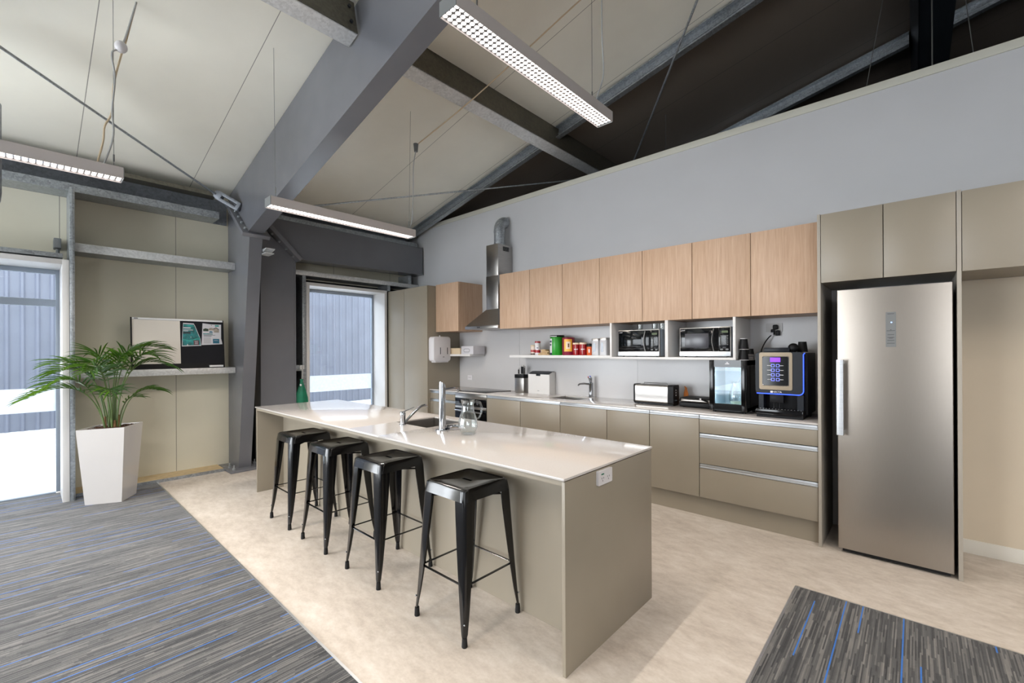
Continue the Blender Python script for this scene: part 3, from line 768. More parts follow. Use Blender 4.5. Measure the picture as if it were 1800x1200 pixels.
# oven and hob
ov = thing('oven', 'black glass and steel oven under the cooktop', 'oven', (1.92, -.3, .17))
B().box(1.615, 2.23, YF + .02, -.02, .18, .86).build('body', 'darkgrey', ov)
B().box(1.615, 2.23, YF, YF + .018, .835, .90, .002).build('top_trim', 'stainless', ov)
B().box(1.615, 2.23, YF - .002, YF + .018, .735, .833, .002).build('control_panel', 'black_glass', ov)
B().box(1.617, 2.228, YF - .004, YF + .018, .70, .733, .002).build('steel_band', 'stainless', ov)
B().box(1.617, 2.228, YF - .006, YF + .018, .20, .698, .003).build('oven_door', 'black_glass', ov)
h = B().cyl((1.66, YF - .045, .67), (2.19, YF - .045, .67), .011, seg=14)
for x in (1.70, 2.15): h.cyl((x, YF - .045, .67), (x, YF - .005, .67), .007, seg=10)
h.build('door_handle', 'chrome', ov)
for x in (1.75, 1.84, 2.00, 2.09):
    B().cyl((x, YF - .026, .785), (x, YF - .002, .785), .021, .023, 20).build('knob', 'chrome', ov)
tag(B().box(1.59, 2.17, -.53, -.04, HB, HB + .006, .002).build('cooktop', 'black_glass'), 'flat black glass cooktop left of the knife block', 'cooktop')
# end panel between drawers and refrigerator, right panel and top boxes
tag(B().box(5.797, 5.817, -.60, -.003, 0, 2.483, .001).build('end_panel', 'lam_edge'), 'tall taupe panel between the worktop and the refrigerator', 'panel')
tag(B().box(6.535, 6.556, -.60, -.016, 0, 2.483, .001).build('end_panel', 'lam_edge'), 'tall taupe panel on the right side of the refrigerator', 'panel')
def topbox(x0, x1, seams, z0, z1, label, nm='overhead_cabinet', mat='laminate', yf=-.60, group=None, under=None):
    rt = thing(nm, label, 'cabinet', ((x0 + x1) / 2, -.3, z0), group=group)
    B().box(x0 + .0005, x1 - .0005, yf + .019, -.004, z0, z1).build('carcass', under or mat, rt)
    for a, c in zip(seams, seams[1:]):
        B().box(a + .0025, c - .0025, yf, yf + .018, z0 - .002, z1, .001).build('door', mat, rt)
    return rt
topbox(5.818, 6.534, (5.818, 6.176, 6.534), 1.972, 2.478, 'taupe two-door cabinet above the refrigerator')
topbox(6.557, 7.60, (6.557, 7.08, 7.60), 1.968, 2.474, 'taupe overhead cabinet at the right edge, over the empty alcove')
tag(B().box(7.60, 7.62, -.60, -.016, 0, 2.483, .001).build('end_panel', 'lam_edge'), 'taupe panel closing the right side of the alcove', 'panel')

# wall cabinets in pale oak
YU = -.472
seams = [2.373, 2.878, 3.365, 3.852, 4.337, 4.825, 5.313, 5.795]
lbs = ['pale oak wall cabinet touching the range hood, first of the long row', 'pale oak wall cabinet, second from the range hood', 'pale oak wall cabinet over the shelf of tins, third in the row',
       'pale oak wall cabinet above the left microwave', 'pale oak wall cabinet above the gap between the microwaves', 'pale oak wall cabinet above the right microwave, next to last', 'pale oak wall cabinet above the coffee machine, last in the row']
for k in range(7):
    topbox(seams[k], seams[k + 1], (seams[k], seams[k + 1]), 1.762, 2.460, lbs[k], 'wall_cabinet', 'wood', YU, 'pale oak wall cabinets in the long row', under='wood')
topbox(1.05, 1.564, (1.05, 1.564), 1.762, 2.460, 'single pale oak wall cabinet left of the range hood', 'wall_cabinet', 'wood', YU)

# open microwave niches
ni = thing('microwave_shelf', 'white open shelf box holding the two microwaves', 'shelf', (4.58, -.23, 1.385))
t = .022
B().box(3.972, 5.193, YU, -.008, 1.386, 1.386 + t, .001).build('bottom_board', 'white_metal', ni)
for x, tt in ((3.972, t), (4.566, .03), (5.171, t)):
    B().box(x, x + tt, YU, -.008, 1.386 + t, 1.760, .001).build('upright', 'white_metal', ni)
sh = tag(B().box(2.41, 3.971, -.33, -.007, 1.388, 1.420, .001).build('wall_shelf', 'white_metal'), 'long white floating shelf carrying tins and jars', 'shelf')
tag(B().box(1.05, 1.612, -.30, -.007, 1.400, 1.430, .001).build('wall_shelf', 'white_metal'), 'short white shelf beside the towel dispenser', 'shelf')

# range hood with flue
hd = thing('range_hood', 'stainless chimney range hood between the oak cabinets', 'range hood', (2.05, -.25, 1.77))
b = B()
b.loft([[(1.735, -.50, 1.81), (2.365, -.50, 1.81), (2.365, -.008, 1.81), (1.735, -.008, 1.81)], [(1.95, -.30, 2.045), (2.18, -.30, 2.045), (2.18, -.008, 2.045), (1.95, -.008, 2.045)]])
b.build('canopy', 'stainless', hd)
B().box(1.735, 2.365, -.502, -.008, 1.772, 1.812, .002).build('rim', 'stainless', hd)
B().box(1.95, 2.18, -.30, -.008, 2.045, 2.50, .002).box(1.954, 2.176, -.296, -.008, 2.50, 2.93, .002).build('chimney', 'stainless', hd)
g = B()
for k in range(7): g.box(2.177, 2.179, -.20, -.08, 2.845 + k * .009, 2.850 + k * .009)
g.build('vent_slots', 'darkgrey', hd)
for x in (1.98, 2.0, 2.02): B().box(x, x + .012, -.505, -.501, 1.784, 1.796, .001).build('button', 'darkgrey', hd)
pts = [(2.065, -.15, 2.93), (2.065, -.15, 3.12)]
for k in range(9): a = k / 8 * PI / 2; pts.append((2.065, -.15 + .12 * (1 - math.cos(a)), 3.16 + .12 * math.sin(a)))
fb = B().tube(pts, .076, 24)
fb.cyl((2.065, -.15, 3.12), (2.065, -.15, 3.145), .081, seg=24).cyl((2.065, -.15, 2.97), (2.065, -.15, 2.975), .079, seg=24)
fb.build('flue_pipe', 'galv', hd, 'galvanised round flue bending into the wall')

# refrigerator
fr = thing('refrigerator', 'tall brushed steel upright refrigerator in its alcove', 'refrigerator', (6.216, -.3, 0))
B().box(5.93, 6.505, -.545, -.03, .03, 1.885).build('cabinet_body', 'darkgrey', fr)
B().vbox(5.915, 6.517, -.60, -.55, .034, 1.903, .006).build('door', 'fridge', fr)
h = B().vbox(5.915, 5.958, -.668, -.650, .862, 1.400, .006)
h.box(5.917, 5.956, -.652, -.600, .866, .892, .002).box(5.917, 5.956, -.652, -.600, 1.37, 1.396, .002).build('door_handle', 'alu', fr, 'vertical aluminium bar handle')
cpn = B().vbox(6.187, 6.241, -.6025, -.600, 1.49, 1.729, .004, axis=1).build('control_panel', 'grey_plastic', fr)
B().cyl((6.217, -.6035, 1.658), (6.217, -.6025, 1.658), .005, seg=12).build('indicator_light', emis('blue_led', (.35, .5, 1, 1), 2), cpn)
b = B()
for z, w in ((1.717, .036), (1.607, .008), (1.601, .044), (1.574, .034), (1.555, .036), (1.550, .02), (1.535, .036), (1.515, .04)):
    b.box(6.214 - w / 2, 6.214 + w / 2, -.6032, -.6025, z - .0012, z + .0012)
b.build('printed_marks', 'black', cpn)
for x in (5.98, 6.46): B().cyl((x, -.52, 0), (x, -.52, .034), .02, seg=14).build('foot', 'rubber', fr)
B().box(5.94, 6.50, -.585, -.55, .012, .032).build('grille', 'black', fr)

# ================================================================ ISLAND
IX0, IX1, IY0, IY1 = 1.196, 5.174, -2.970, -2.070
isl = thing('kitchen_island', 'long taupe kitchen island with a white top, the stools tucked under it', 'island', ((IX0 + IX1) / 2, (IY0 + IY1) / 2, 0))
kx0, kx1, ky0, ky1 = 3.20, 3.62, -2.565, -2.17
b = B(); z0 = .888
b.box(IX0, kx0, IY0, IY1, z0, .90, .0015).box(kx1, IX1, IY0, IY1, z0, .90, .0015).box(kx0, kx1, IY0, ky0, z0, .90).box(kx0, kx1, ky1, IY1, z0, .90)
b.build('stone_top', 'stone', isl, 'thin white stone top')
B().box(IX1 - .022, IX1 - .004, IY0 + .012, IY1 - .008, 0, .882, .001).build('end_panel', 'laminate', isl)
B().box(IX0 + .004, IX0 + .022, IY0 + .012, IY1 - .008, 0, .882, .001).build('end_panel', 'laminate', isl)
b = B().box(IX0 + .022, IX1 - .022, IY0 + .012, IY0 + .030, .862, .884).box(IX0 + .022, kx0 - .02, IY0 + .03, IY1 - .03, .870, .886).box(kx1 + .02, IX1 - .022, IY0 + .03, IY1 - .03, .870, .886)
b.build('substrate', 'laminate', isl)
B().box(IX0 + .022, IX1 - .022, -2.695, -2.677, 0, .868).build('back_panel', 'laminate', isl, 'recessed panel behind the stools')
n = 7; w = (IX1 - IX0 - .044) / n
for k in range(n):
    x = IX0 + .022 + k * w; B().box(x + .002, x + w - .002, IY1 - .03, IY1 - .012, .12, .862, .001).build('door', 'laminate', isl)
B().box(IX0 + .022, IX1 - .022, IY1 - .07, IY1 - .055, 0, .12).build('kickboard', 'laminate', isl)
so = thing('power_outlet', 'white socket plate on the end of the island', 'outlet', (5.17, -2.628, .806))
B().vbox(5.170, 5.184, -2.694, -2.562, .806, .878, .006, axis=0).build('plate', 'white_plastic', so)
b = B()
for yy in (-2.655, -2.60):
    b.box(5.184, 5.1845, yy - .010, yy - .007, .835, .843).box(5.184, 5.1845, yy + .007, yy + .010, .835, .843).box(5.184, 5.1845, yy - .0015, yy + .0015, .822, .830)
b.build('socket_slots', 'black', so)
B().box(5.184, 5.186, -2.668, -2.645, .856, .862).build('green_label', 'green', so)
bowl(kx0, kx1, ky0, ky1, .887, .18, 'stainless sink sunk in the island top')

# mixer tap on the island
tp = thing('mixer_tap', 'chrome mixer tap with a slanting spout at the left of the island sink', 'tap', (3.36, -2.60, .90))
B().lathe([(0, .90), (.026, .90), (.026, .905), (.021, .908), (.021, .968), (.022, .972), (.022, .995), (.018, 1.004), (0, 1.006)], 3.37, -2.605, 28).build('body', 'chrome', tp)
B().tube([(3.37, -2.59, .915), (3.36, -2.52, .965), (3.36, -2.46, 1.008), (3.36, -2.42, 1.030), (3.36, -2.385, 1.034), (3.36, -2.362, 1.022)], [.010, .010, .010, .010, .010, .011], 14).build('spout', 'chrome', tp)
B().tube([(3.37, -2.605, 1.0), (3.37, -2.56, 1.012), (3.37, -2.50, 1.028)], [.010, .006, .004], 10, sq=.6).build('lever', 'chrome', tp)
# boiling water tap with drip tray
bt = thing('boiling_water_tap', 'tall chrome boiling and chilled water column on the island', 'tap', (3.79, -2.54, .90))
B().lathe([(0, .90), (.05, .90), (.05, .905), (.046, .908), (0, .908)], 3.79, -2.55, 32).build('base_ring', 'chrome', bt)
b = B().cyl((3.79, -2.55, .905), (3.79, -2.55, 1.215), .0245, seg=32)
b.build('column', 'chrome', bt)
B().loft([[(3.79 + .0245 * math.cos(a), -2.55 + .0245 * math.sin(a), 1.216) for a in [2 * PI * k / 24 for k in range(24)]],
          [(3.79 + .022 * math.cos(a), -2.55 + .022 * math.sin(a), 1.240 - .014 * math.sin(a)) for a in [2 * PI * k / 24 for k in range(24)]]]).build('cap', 'chrome', bt)
B().tube([(3.79, -2.53, 1.192), (3.79, -2.46, 1.196), (3.79, -2.42, 1.194), (3.79, -2.405, 1.184), (3.79, -2.40, 1.168)], [.012, .012, .012, .011, .010], 12).build('spout', 'chrome', bt)
b = B().lathe([(0, .902), (.072, .902), (.078, .916), (.074, .916), (.068, .906), (0, .906)], 3.79, -2.45, 36)
b.build('drip_tray', 'chrome', bt)
# clear glass jug
jx, jy = 4.045, -2.53
jg = thing('glass_jug', 'clear glass water jug standing beside the chrome column on the island', 'jug', (jx, jy, .90))
pr_o = [(0, .901), (.044, .901), (.050, .906), (.060, .925), (.068, .955), (.067, .985), (.058, 1.020), (.046, 1.055), (.0405, 1.085), (.041, 1.110), (.046, 1.128), (.049, 1.137)]
pr_i = [(.0465, 1.137), (.0435, 1.128), (.038, 1.108), (.0378, 1.085), (.0435, 1.055), (.0555, 1.020), (.0645, .985), (.0655, .955), (.0575, .927), (.046, .912), (0, .910)]
B().lathe(pr_o + pr_i, jx, jy, 48).build('body', 'jugglass', jg)
hx, hy = .62, .78
hp = [(.040, 1.118), (.062, 1.126), (.086, 1.115), (.096, 1.085), (.094, 1.045), (.080, 1.015), (.062, 1.003)]
B().tube([(jx + hx * r, jy + hy * r, z) for r, z in hp], [.006, .007, .0075, .0075, .007, .0065, .006], 12).build('handle', 'jugglass', jg)

# ================================================================ BAR STOOLS
def stool(cx, cy, label):
    rt = thing('bar_stool', label, 'stool', (cx, cy, 0), group='black metal bar stools along the island')
    # pressed seat: rounded square with a rolled edge, dished top and a hand slot
    def rsq(h, r, z, n=6):
        out = []
        for q, (sx_, sy_) in enumerate(((1, 1), (-1, 1), (-1, -1), (1, -1))):
            for k in range(n + 1):
                a = q * PI / 2 + k / n * PI / 2
                out.append((cx + sx_ * (h - r) + r * math.cos(a), cy + sy_ * (h - r) + r * math.sin(a), z))
        return out
    b = B()
    b.loft([rsq(.176, .034, .700), rsq(.168, .034, .738), rsq(.165, .034, .752), rsq(.161, .032, .759), rsq(.155, .028, .761), rsq(.150, .026, .758), rsq(.144, .024, .755)], cap=False)
    inner = rsq(.144, .024, .755); z = .755
    hw, hl = .009, .036
    slot = []
    m = len(inner)
    for k in range(m):
        p = inner[k]; dx, dy = p[0] - cx, p[1] - cy
        slot.append((cx + max(-hl, min(hl, dx * .6)), cy + max(-hw, min(hw, dy * .6)), z - .001))
    b.loft([inner, slot], cap=False)
    b.loft([slot, [(p[0], p[1], .742) for p in slot]], cap=False)
    b.loft([rsq(.172, .034, .700), rsq(.160, .034, .745)], cap=False)
    bmesh.ops.remove_doubles(b.bm, verts=b.bm.verts, dist=1e-5)
    b.build('seat', 'stool', rt, recalc=False)
    for sx_, sy_ in ((1, 1), (1, -1), (-1, 1), (-1, -1)):
        rings = []
        for t, off, w in ((.752, .152, .040), (.70, .160, .074), (.62, .164, .071), (.45, .173, .060), (.28, .182, .046), (.15, .190, .034), (.06, .197, .023), (.045, .198, .016)):
            o = off + .012; th = .006
            P = [(o, o - w), (o, o - .018), (o - .003, o - .007), (o - .007, o - .003), (o - .018, o), (o - w, o), (o - w, o - th), (o - .02, o - th - .001), (o - .012, o - .012), (o - th - .001, o - .02), (o - th, o - w)]
            rings.append([(cx + sx_ * a, cy + sy_ * c_, t) for a, c_ in P])
        lg = B().loft(rings).build('leg', 'stool', rt)
        fx, fy = cx + sx_ * .203, cy + sy_ * .203
        B().lathe([(0, 0), (.0135, 0), (.015, .004), (.0125, .048), (0, .05)], fx - sx_ * .004, fy - sy_ * .004, 16).build('rubber_foot', 'rubber', lg)
        B().sphere((cx + sx_ * .2035, cy + sy_ * .2035, .112), .005, 1, 10).build('bolt', 'chrome', lg)
    h_ = .180
    for z, (a0, a1) in ((.285, (-h_, h_)),):
        for s_ in (-1, 1):
            B().tube([(cx + a0, cy + s_ * h_, z), (cx + a1, cy + s_ * h_, z)], .0085, 8, sq=.45).build('brace', 'stool', rt)
            B().tube([(cx + s_ * h_, cy + a0, z), (cx + s_ * h_, cy + a1, z)], .0085, 8, sq=.45).build('brace', 'stool', rt)
    B().tube([(cx - .155, cy - .155, .672), (cx + .155, cy + .155, .672)], .006, 8).build('brace', 'stool', rt)
    B().tube([(cx - .155, cy + .155, .668), (cx + .155, cy - .155, .668)], .006, 8).build('brace', 'stool', rt)
    return rt
st = stool(4.473, -2.922, 'black metal bar stool nearest the socket end of the island')
for x, lb in ((3.672, 'black metal bar stool second from the socket end of the island'), (2.956, 'black metal bar stool third from the socket end of the island'), (2.296, 'black metal bar stool farthest from the camera, nearest the steel column')):
    dup(st, (x, -2.922, 0), lb)

# ================================================================ BENCH-TOP THINGS
Z = HB
# knife block
kb = thing('knife_block', 'steel and black knife block right of the cooktop', 'knife block', (2.43, -.11, Z))
B().box(2.348, 2.505, -.16, -.06, Z, 1.125, .004).build('body', 'stainless', kb)
B().box(2.346, 2.507, -.162, -.058, 1.112, 1.16, .003).build('collar', 'black', kb)
for x, y, zt, r in ((2.39, -.12, 1.245, .008), (2.445, -.12, 1.285, .012), (2.475, -.13, 1.285, .009), (2.46, -.085, 1.27, .009)):
    kn = B().box(x - r, x + r, y - .008, y + .008, 1.158, zt, .004).build('knife', 'stainless', kb)
    B().box(x - r - .001, x + r + .001, y - .009, y - .0075, 1.17, zt - .02).build('handle_scale', 'black', kn)
# bread bin
bb = thing('bread_bin', 'white metal bread bin with a dark lid on the worktop', 'bread bin', (2.745, -.08, Z))
B().prism([(-.135, Z), (-.012, Z), (-.012, 1.20), (-.06, 1.20), (-.135, 1.17)], 0, 2.565, 2.915).build('body', 'white_metal', bb)
b = B().prism([(-.132, 1.172), (-.060, 1.2015), (-.014, 1.2015), (-.014, 1.207), (-.062, 1.207), (-.132, 1.179)], 0, 2.575, 2.905)
b.build('lid', 'darkgrey', bb)
B().box(2.70, 2.77, -.139, -.133, 1.150, 1.172, .002).build('latch', 'darkgrey', bb)
B().box(2.72, 2.75, -.1362, -.135, .955, .961).build('maker_mark', 'grey_plastic', bb)
# small tap on worktop
t2 = thing('basin_tap', 'small chrome tap with red and blue mark at the wall sink', 'tap', (3.49, -.075, Z))
B().lathe([(0, Z), (.031, Z), (.031, Z + .01), (.026, Z + .014), (.025, Z + .15), (.027, Z + .17), (0, Z + .19)], 3.49, -.075, 24).build('body', 'chrome', t2)
B().tube([(3.485, -.085, 1.075), (3.44, -.15, 1.085), (3.41, -.20, 1.080), (3.40, -.215, 1.062)], [.012, .011, .010, .010], 12).build('spout', 'chrome', t2)
hdn = B().tube([(3.49, -.075, 1.085), (3.485, -.08, 1.14), (3.475, -.09, 1.165)], [.012, .024, .020], 14).build('handle', 'chrome', t2)
B().sphere((3.489, -.092, 1.168), .010, .7, 10).build('cold_mark', plain('blue_mark', S(40, 60, 200), .3), hdn)
B().sphere((3.468, -.102, 1.160), .009, .7, 10).build('hot_mark', plain('red_mark', S(200, 40, 60), .3), hdn)
# toaster
ts = thing('toaster', 'long-slot stainless toaster with black ends', 'toaster', (4.35, -.22, Z))
B().vbox(4.165, 4.52, -.30, -.16, Z + .018, 1.122, .02, axis=0, bev2=0).build('body', 'stainless', ts)
B().vbox(4.152, 4.168, -.303, -.157, Z + .012, 1.126, .02, axis=0).build('end_cap', 'black', ts)
ec = B().vbox(4.517, 4.575, -.303, -.157, Z + .012, 1.126, .02, axis=0).build('end_cap', 'black', ts)
for z in (1.07, 1.045, 1.02): B().box(4.575, 4.578, -.245, -.232, z, z + .012, .001).build('button', 'white_plastic', ec)
B().cyl((4.575, -.235, .975), (4.592, -.235, .975), .012, seg=18).build('dial', 'chrome', ec)
B().box(4.575, 4.60, -.238, -.222, 1.085, 1.098, .003).build('lever', 'black', ec)
B().box(4.22, 4.47, -.25, -.21, 1.1215, 1.1235).build('slot', 'black', ts)
b = B().tube([(4.22, -.195, 1.122), (4.22, -.195, 1.136), (4.47, -.195, 1.136), (4.47, -.195, 1.122)], .003, 8).build('warming_rack', 'chrome', ts)
B().box(4.16, 4.57, -.295, -.165, Z + .004, Z + .02).build('base', 'black', ts)
for x in (4.19, 4.54): B().cyl((x, -.27, Z), (x, -.27, Z + .006), .01, seg=12).cyl((x, -.19, Z), (x, -.19, Z + .006), .01, seg=12).build('foot', 'rubber', ts)
# crumpled orange plant sprig / tag behind the toaster
# sandwich press
sp = thing('sandwich_press', 'flat black and steel sandwich press between toaster and glass-door cooler', 'sandwich press', (4.78, -.20, Z))
B().box(4.625, 4.925, -.28, -.06, Z + .006, Z + .050, .008).build('lower_body', 'black', sp)
B().box(4.630, 4.92, -.275, -.065, Z + .054, Z + .080, .01).build('upper_plate', 'stainless', sp)
b = B().box(4.640, 4.91, -.262, -.08, Z + .078, Z + .096, .008)
b.build('lid_cover', 'black', sp)
B().tube([(4.635, -.285, Z + .066), (4.650, -.315, Z + .088), (4.84, -.315, Z + .094), (4.90, -.285, Z + .066)], .008, 10).build('handle', 'black', sp)
B().box(4.835, 4.85, -.328, -.318, Z + .085, Z + .10, .002).build('latch', 'white_plastic', sp)
for x in (4.66, 4.89): B().cyl((x, -.25, Z), (x, -.25, Z + .008), .012, seg=12).cyl((x, -.1, Z), (x, -.1, Z + .008), .012, seg=12).build('foot', 'rubber', sp)
tagm = plain('orange_plastic', S(190, 110, 40), .6)
og = B()
og.tube([(4.61, -.10, .98), (4.612, -.09, 1.04), (4.622, -.095, 1.09), (4.608, -.10, 1.11)], [.012, .016, .011, .004], 8)
og.tube([(4.63, -.09, .96), (4.635, -.095, 1.03), (4.628, -.09, 1.075)], [.01, .012, .004], 8).tube([(4.60, -.10, Z), (4.61, -.10, .98)], .012, 8).tube([(4.62, -.09, Z), (4.63, -.09, .96)], .010, 8)
tag(og.build('folded_packet', tagm), 'crumpled orange packet standing behind the toaster end', 'packet')

# glass-door milk cooler
cl = thing('drinks_cooler', 'small black glass-door cooler lit white inside, left of the coffee machine', 'cooler', (5.12, -.25, Z))
cx0, cx1, cy0, cy1 = 4.962, 5.268, -.44, -.05
cz0, cz1 = Z + .018, 1.384
b = B().box(cx0, cx0 + .02, cy0 + .03, cy1, cz0, cz1).box(cx1 - .02, cx1, cy0 + .03, cy1, cz0, cz1).box(cx0, cx1, cy0 + .03, cy1, cz1 - .045, cz1).box(cx0, cx1, cy0 + .03, cy1, cz0, cz0 + .03).box(cx0, cx1, cy1 - .012, cy1, cz0, cz1)
b.build('casing', 'black_gloss', cl)
lin = plain('cooler_liner', S(196, 214, 222), .5)
b = B().box(cx0 + .02, cx0 + .024, cy0 + .032, cy1 - .013, cz0 + .03, cz1 - .045).box(cx1 - .024, cx1 - .02, cy0 + .032, cy1 - .013, cz0 + .03, cz1 - .045).box(cx0 + .024, cx1 - .024, cy1 - .016, cy1 - .0125, cz0 + .03, cz1 - .045).box(cx0 + .024, cx1 - .024, cy0 + .032, cy1 - .013, cz0 + .0305, cz0 + .034)
b.build('liner', lin, cl)
gx0, gx1, gz0, gz1 = cx0 + .042, cx1 - .042, cz0 + .062, cz1 - .062
b = B().box(cx0, gx0, cy0, cy0 + .028, cz0, cz1, .002).box(gx1, cx1, cy0, cy0 + .028, cz0, cz1, .002).box(gx0, gx1, cy0, cy0 + .028, cz0, gz0).box(gx0, gx1, cy0, cy0 + .028, gz1, cz1)
dr = b.build('door', 'black_gloss', cl)
B().box(gx0, gx1, cy0 + .008, cy0 + .012, gz0, gz1).build('pane', 'glass', dr)
B().box(cx0 + .026, cx0 + .030, cy0 + .040, cy0 + .046, cz0 + .05, cz1 - .06).build('light_strip', emis('cooler_led', (.80, .92, 1.0, 1), 30), cl, 'glowing strip of cool white light')
for zz in (1.05, 1.25):
    l = bpy.data.lights.new('cooler_lamp', 'POINT'); l.energy = .35; l.color = (.85, .95, 1.0); l.shadow_soft_size = .006
    lo = bpy.data.objects.new('cooler_lamp', l); C.objects.link(lo); lo.parent = cl; lo.location = Vector((cx0 + .034, cy0 + .05, zz)) - wloc(cl)
text('BRAVILOR', .014, (5.115, cy0 - .0006, cz1 - .028), FRONT, 'white_plastic', dr, 'logo') if False else None
b = B().box(5.098, 5.132, cy0 - .0012, cy0, cz1 - .036, cz1 - .030)
for k in range(5): b.box(5.101 + k * .006, 5.105 + k * .006, cy0 - .0012, cy0, cz1 - .030, cz1 - .024)
b.prism([(5.108, cz1 - .021), (5.122, cz1 - .021), (5.124, cz1 - .013), (5.118, cz1 - .017), (5.115, cz1 - .011), (5.112, cz1 - .017), (5.106, cz1 - .013)], 1, cy0 - .0012, cy0)
b.build('logo', 'white_plastic', dr)
for x in (cx0 + .03, cx1 - .03):
    for y in (cy0 + .05, cy1 - .04): B().cyl((x, y, Z), (x, y, cz0 + .002), .014, seg=14).build('foot', 'rubber', cl)
# milk jug inside with tube
mj = thing('milk_jug', 'glass jug with a little milk inside the lit cooler', 'jug', (5.13, -.24, cz0 + .034))
z0 = cz0 + .034; mx_, my_ = 5.135, -.25
po = [(0, z0), (.04, z0), (.052, z0 + .02), (.062, z0 + .055), (.060, z0 + .095), (.045, z0 + .150), (.036, z0 + .185), (.040, z0 + .215)]
pi_ = [(.0375, z0 + .215), (.0335, z0 + .185), (.0425, z0 + .150), (.0575, z0 + .095), (.0595, z0 + .055), (.050, z0 + .022), (.038, z0 + .004), (0, z0 + .004)]
B().lathe(po + pi_, mx_, my_, 36).build('body', 'jugglass', mj)
B().tube([(mx_ + .032, my_, z0 + .20), (mx_ + .070, my_, z0 + .195), (mx_ + .085, my_, z0 + .15), (mx_ + .078, my_, z0 + .10), (mx_ + .058, my_, z0 + .085)], .006, 10).build('handle', 'jugglass', mj)
B().lathe([(0, z0 + .005), (.037, z0 + .005), (.049, z0 + .023), (.052, z0 + .035), (0, z0 + .035)], mx_, my_, 30).build('milk', plain('milk', S(228, 232, 200), .3), mj)
tb = thing('milk_tube', 'clear hose looping into the milk jug', 'hose', (5.19, -.25, z0))
B().tube([(5.232, -.22, z0 + .30), (5.20, -.24, z0 + .285), (5.165, -.25, z0 + .25), (5.14, -.25, z0 + .19), (5.115, -.25, z0 + .10), (5.11, -.25, z0 + .04)], .004, 10).build('hose', 'white_plastic', tb)

# coffee machine
cm = thing('coffee_machine', 'black coffee machine with blue light line, eight glowing buttons and a purple screen', 'coffee machine', (5.53, -.25, Z))
mx0, mx1, my0 = 5.352, 5.705, -.50
B().box(mx0 + .02, mx1 - .0, -.40, -.04, Z + .03, 1.448, .006).build('rear_body', 'black', cm)
hdz0 = 1.115
B().vbox(mx0, mx1 - .018, my0, -.40, hdz0, 1.455, .028, axis=1).build('head', 'darkgrey', cm)
def rring(x0, x1, z0, z1, r, n=6):
    out = []
    for q, (sx_, sz_) in enumerate(((1, 1), (-1, 1), (-1, -1), (1, -1))):
        ccx = (x1 - r) if sx_ > 0 else (x0 + r); ccz = (z1 - r) if sz_ > 0 else (z0 + r)
        for k in range(n + 1):
            a = q * PI / 2 + k / n * PI / 2; out.append((ccx + r * math.cos(a), ccz + r * math.sin(a)))
    return out
blue = emis('blue_light_line', (.02, .07, 1.0, 1), 3.2)
pts = [(mx0 + .01, my0 - .001, hdz0 + .001), (mx1 - .05, my0 - .001, hdz0 + .001)]
for k in range(1, 7): a = -PI / 2 + k / 7 * PI / 2; pts.append((mx1 - .048 + .034 * math.cos(a), my0 - .001, hdz0 + .035 + .034 * math.sin(a)))
pts += [(mx1 - .014, my0 - .001, hdz0 + .04), (mx1 - .014, my0 - .001, 1.435), (mx1 - .006, my0 + .004, 1.447)]
B().tube(pts, .0035, 8).build('blue_light_line', blue, cm, 'glowing blue trim line')
B().prism([(a, c) for a, c in rring(mx0 + .030, mx1 - .088, 1.150, 1.452, .014)], 1, my0 - .006, my0 + .002).build('bezel', plain('champagne_metal', S(120, 108, 92), .38, .9), cm)
scr = B().prism(rring(mx0 + .058, mx1 - .116, 1.186, 1.418, .010), 1, my0 - .010, my0 - .004).build('screen_panel', 'black_glass', cm)
fr_ = B(); A = rring(mx0 + .055, mx1 - .113, 1.183, 1.421, .012); fr_.tube([(a, my0 - .008, c) for a, c in A + A[:1]], .0022, 6).build('bright_edge', 'chrome', cm)
sxm = (mx0 + .058 + mx1 - .116) / 2
B().box(sxm - .036, sxm + .036, my0 - .0115, my0 - .010, 1.375, 1.411).build('display', emis('purple_display', (.22, .03, 1.0, 1), 1.6), scr, 'glowing purple display')
bm_ = emis('button_glow', (.16, .20, 1.0, 1), 2.2)
for j in range(4):
    for i in (-1, 1):
        ccx, ccz = sxm + i * .0175, 1.346 - j * .0375
        bb_ = B()
        for (a0, a1, c0_, c1_) in ((-.012, .012, .009, .012), (-.012, .012, -.012, -.009), (-.012, -.009, -.009, .009), (.009, .012, -.009, .009)):
            bb_.box(ccx + a0, ccx + a1, my0 - .0115, my0 - .010, ccz + c0_, ccz + c1_)
        bb_.build('button', bm_, scr)
        B().box(ccx + i * .020 - (.006 if i > 0 else .020), ccx + i * .020 + (.020 if i > 0 else .006), my0 - .011, my0 - .010, ccz - .0016, ccz + .0016).build('drink_name', 'white_plastic', scr)
lg = text('NECTA', .020, (sxm + .010, my0 - .0008, 1.132), FRONT, 'white_plastic', cm, 'logo')
B().box(sxm - .038, sxm - .022, my0 - .001, my0, 1.124, 1.140).build('logo_badge', 'white_plastic', cm)
B().box(mx0 + .02, mx0 + .055, my0 + .02, -.40, Z + .07, hdz0).build('side_column', 'darkgrey', cm)
B().box(mx1 - .06, mx1 - .018, my0 + .02, -.40, Z + .07, hdz0).build('side_column', 'darkgrey', cm)
B().box(sxm - .05, sxm + .05, -.47, -.40, 1.04, hdz0, .006).cyl((sxm - .02, -.46, 1.0), (sxm - .02, -.46, 1.04), .008, seg=12).cyl((sxm + .02, -.46, 1.0), (sxm + .02, -.46, 1.04), .008, seg=12).build('spout', 'black', cm)
B().box(mx0 + .002, mx1 - .018, my0 - .005, -.10, Z + .022, Z + .072, .006).build('drip_tray', 'black_gloss', cm)
b = B()
for k in range(14): b.box(mx0 + .03 + k * .022, mx0 + .04 + k * .022, my0 + .005, -.42, Z + .072, Z + .0745)
b.build('drip_grille', 'chrome', cm)
